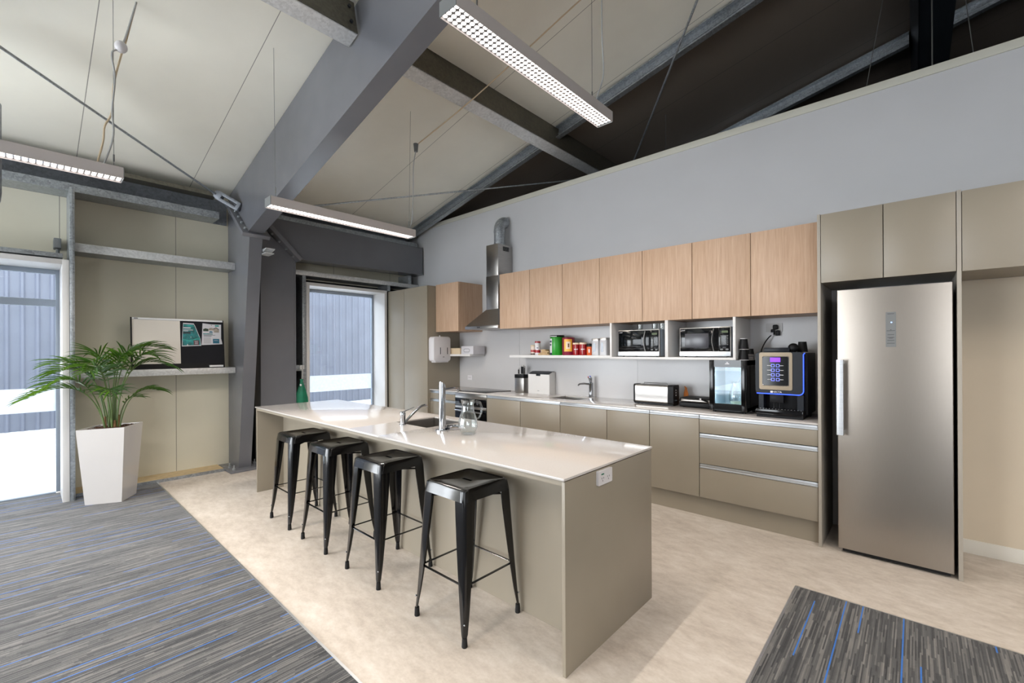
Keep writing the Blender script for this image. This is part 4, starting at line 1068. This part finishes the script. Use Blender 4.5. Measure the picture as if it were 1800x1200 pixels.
B().box(mx0 + .005, mx0 + .04, my0 + .01, -.1, Z, Z + .024).box(mx1 - .055, mx1 - .02, my0 + .01, -.1, Z, Z + .024).box(mx0 + .04, mx1 - .055, my0 + .015, my0 + .03, Z, Z + .024).build('foot', 'black', cm)
B().box(mx0 + .03, mx0 + .22, -.36, -.12, 1.446, 1.492, .006).build('bean_hopper', 'darkgrey', cm)
# takeaway cups
def cup(x, y, z, label, up=False, tilt=None, group='black takeaway cups'):
    rt = thing('takeaway_cup', label, 'cup', (x, y, z), group=group)
    r0, r1 = (.040, .029) if not up else (.029, .040)
    B().lathe([(0, z), (r0, z), (r1, z + .092), (0, z + .092)], x, y, 24).build('wall', 'black', rt)
    zr = z + (.0 if not up else .088)
    B().lathe([(max(r0, r1) - .001, zr), (max(r0, r1) + .002, zr + .002), (max(r0, r1) - .001, zr + .005)], x, y, 24).build('rim', 'white_plastic', rt)
    return rt
ct = 1.384
for k in range(5):
    c_ = thing('takeaway_cup', 'black cup nested in the short upside-down stack on the cooler, %s' % ('lowest', 'second from the bottom', 'middle one', 'second from the top', 'topmost')[k], 'cup', (5.255, -.30, ct + k * .012), group='nested takeaway cups on the cooler')
    B().lathe([(.040, ct + k * .0115), (.039, ct + k * .0115 + .007), (.0395, ct + k * .0115 + .011)] if k < 4 else [(.040, ct + .046), (.033, ct + .10), (0, ct + .10)], 5.255, -.30, 24).build('wall', 'black', c_)
    B().lathe([(.039, ct + k * .0115), (.042, ct + k * .0115 + .002), (.039, ct + k * .0115 + .005)], 5.255, -.30, 24).build('rim', 'white_plastic', c_)
c3 = cup(5.238, -.40, ct, 'black cup standing on the cooler under the top cup', up=False)
c4 = cup(5.238, -.40, ct + .0925, 'top black cup with pale base on the cooler beside the coffee machine')
B().lathe([(0, ct + .1845), (.029, ct + .1845), (.029, ct + .189), (0, ct + .189)], 5.238, -.40, 24).build('base_disc', 'paper', c4)
k5 = cup(5.640, -.22, 1.4485, 'black cup standing on the right rear of the coffee machine')
c6 = thing('portafilter_bowl', 'round black grinder cup lying on top of the coffee machine', 'container', (5.57, -.27, 1.449))
B().sphere((5.592, -.32, 1.489), .039, 1, 18).build('bowl', 'black', c6)
# wall outlet above coffee machine with plug and cable
wo = thing('power_outlet', 'wall socket above the coffee machine with a black plug', 'outlet', (5.40, -.008, 1.62))
B().vbox(5.325, 5.455, -.018, -.0065, 1.635, 1.715, .005, axis=1).build('plate', plain('outlet_grey', S(168, 164, 162), .4), wo)
B().box(5.385, 5.425, -.055, -.018, 1.655, 1.70, .010).box(5.37, 5.40, -.055, -.03, 1.61, 1.66, .008).box(5.41, 5.44, -.05, -.02, 1.60, 1.65, .008).build('plug', 'black', wo)
B().box(5.362, 5.392, -.06, -.055, 1.60, 1.63, .002).build('tag', 'paper', wo)
cable('power_cable', [(5.385, -.05, 1.615), (5.355, -.07, 1.58), (5.33, -.10, 1.53), (5.315, -.15, 1.46), (5.312, -.16, 1.38), (5.31, -.16, 1.1), (5.31, -.14, .935)], .005, 'black', 'black power cord of the coffee machine dropping from the wall socket')
ws = thing('power_outlet', 'flush wall socket left of the cooktop', 'outlet', (1.29, -.006, 1.03))
B().vbox(1.24, 1.345, -.012, -.0065, 1.035, 1.105, .004, axis=1).build('plate', 'white_plastic', ws)
B().box(1.262, 1.267, -.0126, -.012, 1.065, 1.08).box(1.282, 1.287, -.0126, -.012, 1.065, 1.08).box(1.305, 1.310, -.0126, -.012, 1.065, 1.08).build('socket_slots', 'grey_plastic', ws)

# microwaves
def microwave(x0, x1, label, win):
    z0, z1, y0, y1 = 1.418, 1.682, -.425, -.06
    rt = thing('microwave', label, 'microwave', ((x0 + x1) / 2, (y0 + y1) / 2, 1.408))
    B().box(x0 + .004, x1 - .004, y0 + .03, y1, z0, z1, .004).build('casing', 'grey_alu', rt)
    B().box(x0, x1, y0 + .006, y0 + .03, z0, z1, .003).build('front_frame', 'stainless', rt)
    w = x1 - x0; xd = x0 + w * .775
    d = B().box(x0 + .006, xd, y0, y0 + .006, z0 + .045, z1 - .008, .002).build('door', 'black_glass', rt)
    B().box(x0 + .052, xd - .085, y0 - .0012, y0, z0 + .078, z1 - .055, .0005).build('window', win, d)
    hp_ = []
    for k in range(9):
        t_ = k / 8; hp_.append((xd - .035 - .013 * math.sin(t_ * PI), y0 - .012 - .012 * math.sin(t_ * PI), z0 + .050 + t_ * (z1 - z0 - .066)))
    hb_ = B().tube(hp_, .0125, 10, sq=.45); hb_.build('handle', 'stainless', d)
    text('SHARP', .012, (x0 + .035, y0 - .0006, z1 - .024), FRONT, 'white_plastic', d, 'lettering')
    p = B().box(xd + .002, x1 - .006, y0, y0 + .006, z0 + .045, z1 - .008, .002).build('control_panel', 'black_glass', rt)
    px0, px1 = xd + .014, x1 - .018
    B().box(px0 + .012, px1 - .004, y0 - .0008, y0, z1 - .055, z1 - .036).build('clock_display', emis('green_digits_' + str(int(x0 * 10)), (.16, .28, .03, 1), .25), p)
    b = B()
    for r in range(7):
        for c_ in range(4):
            ww = (px1 - px0) / 4; b.box(px0 + c_ * ww + .001, px0 + (c_ + 1) * ww - .0015, y0 - .0006, y0, z1 - .082 - r * .0135, z1 - .078 - r * .0135)
    b.build('keypad', 'grey_plastic', p)
    B().vbox(px0, px0 + .024, y0 - .0015, y0, z0 + .055, z0 + .068, .005, axis=1).vbox(px1 - .024, px1, y0 - .0015, y0, z0 + .055, z0 + .068, .005, axis=1).build('start_button', 'grey_plastic', p)
    B().box(x0, x1, y0 - .001, y0 + .006, z0, z0 + .042, .001).build('lower_trim', 'alu', rt)
    for xx in (x0 + .04, x1 - .04): B().cyl((xx, y0 + .05, 1.408), (xx, y0 + .05, z0 + .002), .012, seg=12).cyl((xx, y1 - .03, 1.408), (xx, y1 - .03, z0 + .002), .012, seg=12).build('foot', 'rubber', rt)
microwave(4.042, 4.488, 'left microwave, reflecting the glass door in its black door', 'black_glass')
microwave(4.688, 5.140, 'right microwave with a plain grey window', plain('window_mesh', S(58, 58, 64), .25))
# glass tumblers behind left microwave
for k, (x, lb) in enumerate(((4.20, 'upturned clear glass behind the left microwave, at left'), (4.36, 'upturned clear glass behind the left microwave, at centre'), (4.44, 'upturned clear glass behind the left microwave, at right'))):
    tag(B().lathe([(.026, 1.683), (.031, 1.745), (.029, 1.745), (.024, 1.687), (0, 1.686), (0, 1.683)], x, -.24, 24).build('drinking_glass', 'jugglass'), lb, 'glass', 'glasses on the left microwave')

# ---------------------------------------------------------------- shelf of tins
ZS = 1.42
def canister(x, y, r, z0, h, mat, name, label, cat, lid=None, group=None, extra=None, sq=False, lidh=.02):
    rt = thing(name, label, cat, (x, y, z0), group=group)
    if sq: B().vbox(x - r, x + r, y - r, y + r, z0, z0 + h, r * .35, bev2=.003).build('body', mat, rt)
    else: B().lathe([(0, z0), (r - .002, z0), (r, z0 + .003), (r, z0 + h - .004), (r - .002, z0 + h), (0, z0 + h)], x, y, 28).build('body', mat, rt)
    if lid:
        if sq: B().vbox(x - r - .001, x + r + .001, y - r - .001, y + r + .001, z0 + h, z0 + h + lidh, r * .35, bev2=.003).build('lid', lid, rt)
        else: B().lathe([(0, z0 + h), (r + .001, z0 + h), (r + .001, z0 + h + lidh - .002), (r - .002, z0 + h + lidh), (0, z0 + h + lidh)], x, y, 28).build('lid', lid, rt)
    if extra: extra(rt, x, y, r, z0, h)
    return rt
red = plain('red_tin', S(150, 12, 22), .3); cream = plain('cream_lid', S(226, 205, 178), .4); orange = plain('orange_label', S(214, 96, 40), .45)
greenm = plain('green_tin', S(22, 138, 24), .35); navy = plain('navy_print', S(28, 36, 66), .4); white = M['white_plastic']; magenta = plain('magenta_tin', S(128, 20, 52), .35); yellow = plain('yellow_print', S(240, 176, 60), .4); tan = plain('tan_packet', S(190, 160, 120), .6, var=.2, nscale=60)
def band(x, y, r, z0, z1, a0, a1, mat, root, name='printed_band', n=12):
    b = B(); R = r + .0008
    A = [a0 + (a1 - a0) * k / n for k in range(n + 1)]
    for p, q in zip(A, A[1:]):
        b.face([(x + R * math.cos(p), y + R * math.sin(p), z0), (x + R * math.cos(q), y + R * math.sin(q), z0), (x + R * math.cos(q), y + R * math.sin(q), z1), (x + R * math.cos(p), y + R * math.sin(p), z1)])
    bmesh.ops.remove_doubles(b.bm, verts=b.bm.verts, dist=1e-6)
    return b.build(name, mat, root)
FA = -.95   # the angle of a tin that faces the camera
def e1(rt, x, y, r, z0, h):
    band(x, y, r, z0 + .04, z0 + .065, -PI, .8, red, rt); band(x, y, r, z0 + .005, z0 + .02, -PI, .8, plain('dark_print', S(60, 40, 40)), rt)
canister(2.690, -.18, .034, ZS, .11, plain('spice_white', S(205, 190, 178), .4), 'spice_jar', 'short pale spice jar at the left end of the long shelf', 'jar', 'cord_beige', extra=e1, lidh=.018)
def e2(rt, x, y, r, z0, h):
    band(x, y, r, z0 + .030, z0 + .065, -PI, .8, red, rt, 'red_band'); band(x, y, r, z0 + .085, z0 + .095, FA - .4, FA + .3, navy, rt, 'mark')
canister(2.765, -.18, .036, ZS, .155, white, 'seasoning_shaker', 'white shaker with a red lid and red band', 'shaker', red, extra=e2, lidh=.022)
# pile of folded packets
for k, (x, y, z, w, a, lb) in enumerate(((2.875, -.17, ZS, .16, .1, 'lowest tan packet lying on the shelf by the green tin'), (2.885, -.165, ZS + .018, .13, -.15, 'second tan packet of the little pile on the shelf'), (2.890, -.16, ZS + .036, .11, .2, 'third tan packet of the little pile on the shelf'), (2.87, -.16, ZS + .054, .085, -.1, 'topmost crumpled tan packet of the little pile'))):
    c_, s_ = math.cos(a), math.sin(a)
    tag(B().obb((x, y, z + .0085), (c_, s_, .0), (-s_, c_, 0), (0, 0, 1), w / 2, .04, .0085, .006).build('snack_packet', tan), lb, 'packet', 'pile of tan packets')
def e3(rt, x, y, r, z0, h):
    band(x, y, r, z0 + .02, z0 + h - .02, -2.55, -1.72, white, rt, 'white_panel')
    band(x, y, r + .0006, z0 + h - .065, z0 + h - .045, -2.5, -1.8, navy, rt, 'printed_word'); band(x, y, r + .0006, z0 + .004, z0 + .03, -2.5, -1.74, navy, rt, 'printed_band')
    band(x, y, r + .0006, z0 + h - .105, z0 + h - .085, -2.5, -1.85, navy, rt, 'printed_band')
    band(x, y, r + .003, z0 + h + .004, z0 + h + .012, -2.1, -1.0, white, rt, 'lid_stripe')
canister(3.066, -.17, .088, ZS, .222, greenm, 'drink_powder_tin', 'largest tin on the shelf, bright green with a black lid', 'tin', 'black', extra=e3, lidh=.022)
def e4(rt, x, y, r, z0, h):
    band(x, y, r, z0 + .045, z0 + h - .02, FA - .75, FA + .55, yellow, rt, 'yellow_sunburst'); band(x, y, r + .0006, z0 + .075, z0 + h - .05, FA - .40, FA + .28, cream, rt, 'pale_centre')
    band(x, y, r + .0012, z0 + .095, z0 + .14, FA - .12, FA + .10, plain('brown_print', S(110, 60, 30)), rt, 'mark')
canister(3.236, -.17, .077, ZS, .212, magenta, 'coffee_tin', 'dark red tin with a yellow sunburst beside the green tin', 'tin', extra=e4)
def e5(rt, x, y, r, z0, h):
    band(x, y, r, z0 + .065, z0 + .075, FA - .7, FA + .4, white, rt, 'printed_word'); band(x, y, r, z0 + .01, z0 + .125, FA - .28, FA - .2, white, rt, 'printed_stripe')
canister(3.355, -.18, .042, ZS, .128, red, 'canister', 'red canister with a cream lid, left of the pair', 'canister', cream, 'red canisters with cream lids', e5)
canister(3.452, -.18, .046, ZS, .128, red, 'canister', 'red canister with a cream lid, right of the pair', 'canister', cream, 'red canisters with cream lids', e5, lidh=.022)
def e6(rt, x, y, r, z0, h):
    band(x, y, r, z0 + .03, z0 + .07, FA - .5, FA - .1, white, rt, 'printed_mark')
canister(3.544, -.18, .037, ZS, .100, orange, 'coffee_jar', 'small jar with an orange label and dark lid', 'jar', 'black', extra=e6, lidh=.035)
def e7(rt, x, y, r, z0, h):
    B().prism(rring(x - .022, x + .006, z0 + .035, z0 + h - .025, .0135), 1, y - r - .0015, y - r + .002).build('window', plain('canister_window', S(46, 60, 84), .1), rt)
wm = plain('white_canister', S(192, 192, 195), .3)
canister(3.640, -.18, .048, ZS, .165, wm, 'storage_canister', 'white square canister with an oval window, left of the two', 'canister', 'stainless', 'white canisters', e7, True, .026)
canister(3.742, -.18, .048, ZS, .172, wm, 'storage_canister', 'white square canister with an oval window, against the microwave shelf', 'canister', 'stainless', 'white canisters', e7, True, .026)

# left short shelf: container and box
tag(B().vbox(1.13, 1.36, -.27, -.08, 1.43, 1.52, .02, bev2=.004).build('food_tub', 'cord_beige'), 'pale plastic tub on the short shelf', 'tub')
gb_ = thing('glove_box', 'white cardboard glove box on the short shelf beneath the range hood', 'box', (1.52, -.18, 1.43))
B().box(1.40, 1.66, -.28, -.05, 1.43, 1.545, .001).build('carton', 'paper', gb_)
B().prism(rring(1.455, 1.585, 1.458, 1.51, .025), 1, -.2812, -.280).build('printed_mark', 'grey_plastic', gb_)
B().prism(rring(1.462, 1.578, 1.464, 1.504, .020), 1, -.2818, -.2812).build('printed_centre', 'paper', gb_)
# paper towel dispenser on the pantry side
dp_ = thing('towel_dispenser', 'white paper towel dispenser fixed to the side of the pantry', 'dispenser', (1.11, -.44, 1.31))
b = B().vbox(1.047, 1.165, -.60, -.285, 1.325, 1.69, .045, axis=0, bev2=.006)
b.build('cover', 'white_plastic', dp_)
B().box(1.06, 1.155, -.565, -.32, 1.308, 1.33, .004).build('outlet', 'white_plastic', dp_)
B().cyl((1.10, -.44, 1.69), (1.10, -.44, 1.71), .009, seg=14).build('lock_knob', 'white_plastic', dp_)
B().box(1.165, 1.1665, -.485, -.473, 1.43, 1.53, .0004).box(1.165, 1.1665, -.352, -.340, 1.43, 1.53, .0004).build('slot', 'darkgrey', dp_)
B().box(1.165, 1.1662, -.435, -.405, 1.385, 1.395).build('maker_mark', 'grey_plastic', dp_)

# ================================================================ WHITEBOARD AND POSTERS
wb = thing('notice_board', 'combined whiteboard and black pinboard leaning on the galvanised ledge', 'notice board', (-.03, -3.36, 1.288))
ya, yb_ = -3.815, -2.925
LX = lambda z: -.022 - (z - 1.288) * .10   # leaning back
def bq(y0, y1, z0, z1, off, th):
    P = [(LX(z0) + off, y0, z0), (LX(z0) + off, y1, z0), (LX(z1) + off, y1, z1), (LX(z1) + off, y0, z1)]
    return [P, [(p[0] - th, p[1], p[2]) for p in P]]
zt = 1.868
B().loft(bq(ya, yb_, 1.288, zt, -.003, .010)).build('backing', 'black', wb)
B().loft(bq(ya + .012, -3.368, 1.345, zt - .022, 0, .003)).build('whiteboard_panel', 'whiteboard', wb)
B().loft(bq(-3.366, yb_ - .008, 1.345, zt - .022, 0, .003)).build('pinboard_panel', 'felt', wb)
B().loft(bq(ya, yb_, zt - .020, zt, .006, .014)).build('top_rail', 'alu', wb)
B().loft(bq(ya, ya + .012, 1.288, zt + .002, .008, .016)).loft(bq(yb_ - .010, yb_, 1.288, zt + .002, .008, .016)).build('side_rail', 'black', wb)
B().loft(bq(-3.09, -2.945, 1.296, 1.318, .022, .02)).build('pen_tray', 'alu', wb)
B().loft(bq(ya + .03, ya + .065, zt - .014, zt - .006, .008, .001)).build('maker_mark', 'black', wb)
# posters
def poster(name, label, outline, z_items, base):
    (a0, a1, b0, b1, c0_, c1_, d0_, d1_) = base
    fit = lambda pp: [(b0 + (y - a0) * (b1 - b0) / (a1 - a0), d0_ + (z - c0_) * (d1_ - d0_) / (c1_ - c0_)) for y, z in pp]
    outline = fit(outline); z_items = [(fit(pp), m_, nm, o) for pp, m_, nm, o in z_items]
    rt = thing(name, label, 'poster', (LX(1.6) + .005, sum(p[0] for p in outline) / len(outline), min(p[1] for p in outline)), group=None)
    def poly(pp, off, mat, nm):
        P = [(LX(z) + off, y, z) for y, z in pp]
        B().loft([P, [(p[0] - .0006, p[1], p[2]) for p in P]]).build(nm, mat, rt, smooth=0)
    poly(outline, .0045, 'paper', 'sheet')
    for pp, mat, nm, o in z_items: poly(pp, .005 + o * .0006, mat, nm)
    return rt
teal = plain('teal_print', S(24, 110, 112), .5, var=.55, nscale=24); teal2 = plain('teal_bright', S(40, 150, 140), .5, var=.3, nscale=30); dk = plain('dark_print2', S(26, 44, 52), .5); brn = plain('maroon_print', S(84, 54, 60), .5); stone_ = plain('stone_print', S(150, 140, 128), .6, var=.2, nscale=60); blu = plain('blue_print', S(10, 92, 116), .5); roof_ = plain('roof_print', S(60, 44, 42), .5)
def R(y0, y1, z0, z1): return [(y0, z0), (y1, z0), (y1, z1), (y0, z1)]
# image y -> world: left poster spans y -3.27..-3.10, z 1.57..1.83
poster('poster', 'teal poster with white headings, curled at its right edge, on the black pinboard',
       [(-3.268, 1.572), (-3.098, 1.580), (-3.104, 1.66), (-3.148, 1.80), (-3.160, 1.825), (-3.252, 1.828), (-3.262, 1.70)],
       [([(-3.262, 1.582), (-3.104, 1.588), (-3.108, 1.66), (-3.152, 1.795), (-3.160, 1.812), (-3.250, 1.816), (-3.258, 1.70)], teal, 'sea_picture', 0),
        ([(-3.262, 1.640), (-3.200, 1.625), (-3.106, 1.660), (-3.106, 1.672), (-3.20, 1.640), (-3.262, 1.655)], teal2, 'wave', 1),
        ([(-3.248, 1.805), (-3.165, 1.800), (-3.150, 1.785), (-3.165, 1.792), (-3.248, 1.797)], teal2, 'wave', 1),
        (R(-3.250, -3.188, 1.768, 1.780), 'paper', 'heading', 2), (R(-3.250, -3.168, 1.749, 1.755), 'paper', 'heading_line', 2), (R(-3.250, -3.210, 1.738, 1.744), 'paper', 'heading_line', 2),
        (R(-3.255, -3.19, 1.712, 1.730), dk, 'text_block', 2), (R(-3.190, -3.186, 1.668, 1.680), 'paper', 'small_boat', 2),
        (R(-3.165, -3.118, 1.588, 1.640), brn, 'info_box', 2), (R(-3.158, -3.128, 1.626, 1.631), 'paper', 'info_line', 3), (R(-3.155, -3.128, 1.612, 1.616), 'paper', 'info_line', 3), (R(-3.155, -3.128, 1.600, 1.604), 'paper', 'info_line', 3),
        ([(-3.225, 1.583), (-3.212, 1.583), (-3.219, 1.602)], 'paper', 'small_sail', 2)], (-3.268, -3.098, -3.356, -3.164, 1.572, 1.828, 1.545, 1.825))
poster('poster', 'white poster with a house picture and a teal box, on the black pinboard',
       [(-3.098, 1.576), (-2.958, 1.588), (-2.958, 1.60), (-2.965, 1.655), (-2.962, 1.820), (-3.03, 1.820), (-3.088, 1.830)],
       [(R(-3.005, -2.978, 1.795, 1.812), teal2, 'logo_box', 1), (R(-3.032, -3.026, 1.804, 1.810), 'black', 'small_mark', 1),
        ([(-3.085, 1.738), (-3.05, 1.738), (-3.05, 1.765), (-3.07, 1.772), (-3.085, 1.762)], plain('tree_print', S(40, 56, 40), .6, var=.5, nscale=80), 'trees', 1),
        ([(-3.048, 1.748), (-3.015, 1.748), (-3.015, 1.775), (-3.035, 1.780), (-3.048, 1.770)], stone_, 'house_wing', 1),
        ([(-3.015, 1.725), (-2.978, 1.725), (-2.978, 1.760), (-2.995, 1.778), (-3.015, 1.765)], stone_, 'house', 2),
        ([(-3.018, 1.768), (-2.998, 1.788), (-2.976, 1.760), (-2.980, 1.756), (-2.998, 1.778), (-3.014, 1.764)], roof_, 'roof', 3),
        ([(-3.045, 1.722), (-3.022, 1.722), (-3.022, 1.734), (-3.034, 1.740), (-3.045, 1.734)], blu, 'pool', 2),
        (R(-3.086, -3.022, 1.702, 1.712), teal, 'heading', 1), (R(-3.084, -3.005, 1.690, 1.695), dk, 'heading_line', 1), (R(-3.084, -3.03, 1.680, 1.685), dk, 'heading_line', 1),
        *[(R(-3.084, -3.035, 1.664 - k * .011, 1.667 - k * .011), 'grey_plastic', 'text_line', 1) for k in range(7)],
        (R(-3.022, -2.978, 1.596, 1.650), blu, 'info_box', 1), (R(-3.014, -2.988, 1.630, 1.633), 'paper', 'info_line', 2)], (-3.098, -2.958, -3.160, -2.944, 1.576, 1.83, 1.562, 1.828))

# green bag hanging from a strap at the goalpost
gbag = thing('hanging_bag', 'green fabric bag hanging by a grey strap between the steel post and the glazed door', 'bag', (.03, -2.03, .78))
b = B(); rings = []
for z, w, d_ in ((.76, .085, .035), (.84, .078, .035), (.92, .060, .030), (1.0, .036, .022), (1.07, .016, .014), (1.10, .024, .012)):
    rings.append([(.085 + d_ * math.sin(a) * (1 + .2 * math.sin(5 * a)), -2.035 + w * math.cos(a) * (1 + .10 * math.cos(4 * a)), z) for a in [2 * PI * k / 24 for k in range(24)]])
b.loft(rings).build('sack', 'green', gbag)
B().tube([(.075, -2.02, 1.285), (.085, -2.025, 1.2), (.085, -2.03, 1.09)], [.010, .008, .006], 8, sq=.4).build('strap', 'cord_grey', gbag)
B().box(.06, .075, -2.05, -1.99, 1.235, 1.29, .003).build('hook_plate', 'galv_light', gbag)
B().sphere((.115, -2.06, 1.02), .014, 1.1, 10).build('white_tag', 'white_plastic', gbag)

# ================================================================ PALM AND PLANTER
pc = Vector((.44, -4.02, 0))
pp_ = thing('planter', 'glossy white tapered planter with faceted corners beside the left glass door', 'planter', (.44, -4.02, 0))
top = [(.548, -4.282), (.655, -3.950), (.350, -3.768), (.235, -4.09)]
bot = [(.432, -4.214), (.560, -3.960), (.330, -3.820), (.245, -4.06)]
def ins(P, k):
    cx_ = sum(p[0] for p in P) / 4; cy_ = sum(p[1] for p in P) / 4
    return [(cx_ + (p[0] - cx_) * k, cy_ + (p[1] - cy_) * k) for p in P]
rg = [[(x, y, .008) for x, y in bot], [(x, y, .75) for x, y in top], [(x, y, .75) for x, y in ins(top, .93)], [(x, y, .70) for x, y in ins(top, .91)]]
b = B(); b.loft(rg, cap=False); b.face([(x, y, .008) for x, y in bot]); bmesh.ops.remove_doubles(b.bm, verts=b.bm.verts, dist=1e-5)
b.build('shell', 'pot', pp_, smooth=12)
B().box(.40, .46, -4.11, -4.10, .05, .051).build('embossed_mark', 'grey_plastic', pp_) if False else None
sb = B(); s_in = ins(top, .915)
gridn = 9
def bil(u, v):
    a = Vector(s_in[0] + (0,)).lerp(Vector(s_in[1] + (0,)), u); c_ = Vector(s_in[3] + (0,)).lerp(Vector(s_in[2] + (0,)), u); return a.lerp(c_, v)
V = [[sb.bm.verts.new((*bil(i / gridn, j / gridn).xy, .722 + random.uniform(-.006, .012))) for j in range(gridn + 1)] for i in range(gridn + 1)]
for i in range(gridn):
    for j in range(gridn): sb.bm.faces.new((V[i][j], V[i + 1][j], V[i + 1][j + 1], V[i][j + 1]))
for k in range(160):
    p = bil(random.uniform(.04, .96), random.uniform(.04, .96)); a = random.uniform(0, PI); t_ = random.uniform(-.4, .4)
    sb.obb((p.x, p.y, .732 + random.uniform(0, .008)), (math.cos(a), math.sin(a), t_ * .3), (-math.sin(a), math.cos(a), 0), (0, t_, 1), random.uniform(.008, .018), random.uniform(.004, .008), .003)
o = sb.build('bark_mulch', 'soil', pp_); o['kind'] = 'stuff'
palm = thing('potted_palm', 'green palm with arching feathery fronds growing in the white planter', 'plant', (.43, -4.02, .73))
def bez(P, t):
    P = [Vector(p) for p in P]
    while len(P) > 1: P = [a.lerp(c_, t) for a, c_ in zip(P, P[1:])]
    return P[0]
def frond(root, P, start=.45, n=15, ll=.26, droop=.5, wd=.017, seed=0):
    rnd = random.Random(seed); n = int(n * .8) + 1; ll *= 1.25; start -= .04; droop *= 1.25
    pts = [bez(P, k / 24) for k in range(25)]
    st_ = B().tube(pts, [.0075 - .0062 * k / 24 for k in range(25)], 7).build('frond_stalk', 'stem', root)
    b = B()
    for k in range(n):
        t = start + (1 - start) * (k + .3) / n
        p = bez(P, t); tg = (bez(P, min(1, t + .02)) - bez(P, t - .02)).normalized()
        side = tg.cross(Vector((0, 0, 1)));
        side = side.normalized() if side.length > .05 else Vector((1, 0, 0))
        upn = side.cross(tg).normalized()
        f = (t - start) / (1 - start)
        L = ll * (.62 + .9 * f * (1.2 - f)) * rnd.uniform(.75, 1.12) * (1 - .35 * max(0, f - .75) * 4 * .5)
        ang = math.radians(64 - 38 * f + rnd.uniform(-9, 9))
        for s_ in (-1, 1):
            d0 = (tg * math.cos(ang) + side * s_ * math.sin(ang) + upn * .22).normalized()
            m = 7; prev = None; q = p.copy(); d = d0.copy(); cols = []
            for i in range(m + 1):
                u = i / m
                w = wd * (math.sin(PI * min(1, (u * .92 + .08)) ** .8) ** .8) * (1 - .15 * u) if i < m else .0004
                wv = d.cross(upn);
                wv = (wv.normalized() if wv.length > .01 else side)
                fold = upn * (-.35 * w)
                cols.append((q + wv * w * .5 + fold * -1, q + fold * .6, q - wv * w * .5 + fold * -1))
                q = q + d * (L / m); d = (d + Vector((0, 0, -droop / m * (.6 + u) * rnd.uniform(.8, 1.2)))).normalized()
            vs2 = [[b.bm.verts.new(c) for c in cc_] for cc_ in cols]
            for i in range(m):
                for j in range(2): b.bm.faces.new((vs2[i][j], vs2[i + 1][j], vs2[i + 1][j + 1], vs2[i][j + 1]))
    b.build('leaflets', 'leaf', st_, recalc=False, smooth=60)
cz_ = .735
base = lambda dx, dy: (.42 + dx, -4.02 + dy, cz_)
F = [
 ([base(.0, -.05), (.43, -4.12, 1.06), (.46, -4.28, 1.28), (.50, -4.60, 1.06)], .50, 14, .22, .35),
 ([base(.02, -.05), (.46, -4.12, 1.10), (.55, -4.25, 1.34), (.66, -4.46, 1.18)], .50, 13, .20, .5),
 ([base(-.02, -.04), (.36, -4.08, 1.20), (.30, -4.22, 1.48), (.30, -4.45, 1.36)], .52, 13, .22, .5),
 ([base(.02, -.02), (.44, -4.04, 1.22), (.46, -4.10, 1.45), (.62, -4.22, 1.36)], .50, 14, .22, .7),
 ([base(.0, .03), (.42, -4.0, 1.28), (.40, -3.92, 1.62), (.42, -3.62, 1.52)], .48, 15, .24, .55),
 ([base(.03, .04), (.46, -3.98, 1.22), (.50, -3.85, 1.50), (.54, -3.58, 1.33)], .50, 14, .24, .8),
 ([base(-.02, .02), (.36, -4.0, 1.20), (.28, -3.95, 1.56), (.22, -3.80, 1.50)], .50, 13, .22, .6),
 ([base(.03, .06), (.46, -3.93, .98), (.50, -3.84, 1.16), (.52, -3.66, 1.08)], .55, 9, .17, .7),
 ([base(.04, .0), (.50, -4.02, .98), (.60, -4.06, 1.20), (.74, -4.06, 1.10)], .52, 11, .19, .8),
 ([base(.0, .01), (.43, -4.02, 1.25), (.47, -3.98, 1.50), (.56, -3.93, 1.44)], .50, 14, .22, .7),
 ([base(.02, .0), (.50, -4.06, 1.15), (.62, -4.10, 1.42), (.78, -4.20, 1.30)], .50, 13, .22, .7),
 ([base(.01, .03), (.44, -3.96, 1.30), (.52, -3.84, 1.52), (.62, -3.72, 1.44)], .48, 14, .24, .7),
 ([base(.0, -.02), (.40, -4.08, 1.18), (.40, -4.20, 1.42), (.42, -4.42, 1.28)], .48, 14, .23, .55),
 ([base(.0, .0), (.38, -4.02, 1.2), (.30, -4.06, 1.5), (.24, -4.14, 1.46)], .5, 13, .22, .6),
 ([base(-.01, .05), (.40, -3.94, .95), (.42, -3.90, 1.05), (.46, -3.82, 1.02)], .5, 7, .12, .5),
]
for k, (P, s_, n_l, L_, dr_) in enumerate(F): frond(palm, P, s_, n_l, L_, dr_, seed=k + 3)
for (dx, dy, h_) in ((0, -.045, .11), (.02, .05, .12), (-.02, .0, .08), (.035, .02, .07)):
    B().tube([base(dx, dy - .0), (.42 + dx * 1.05, -4.02 + dy * 1.05, cz_ + h_)], [.013, .008], 9).build('trunk_base', 'trunk', palm, 'brown fibrous stem base')
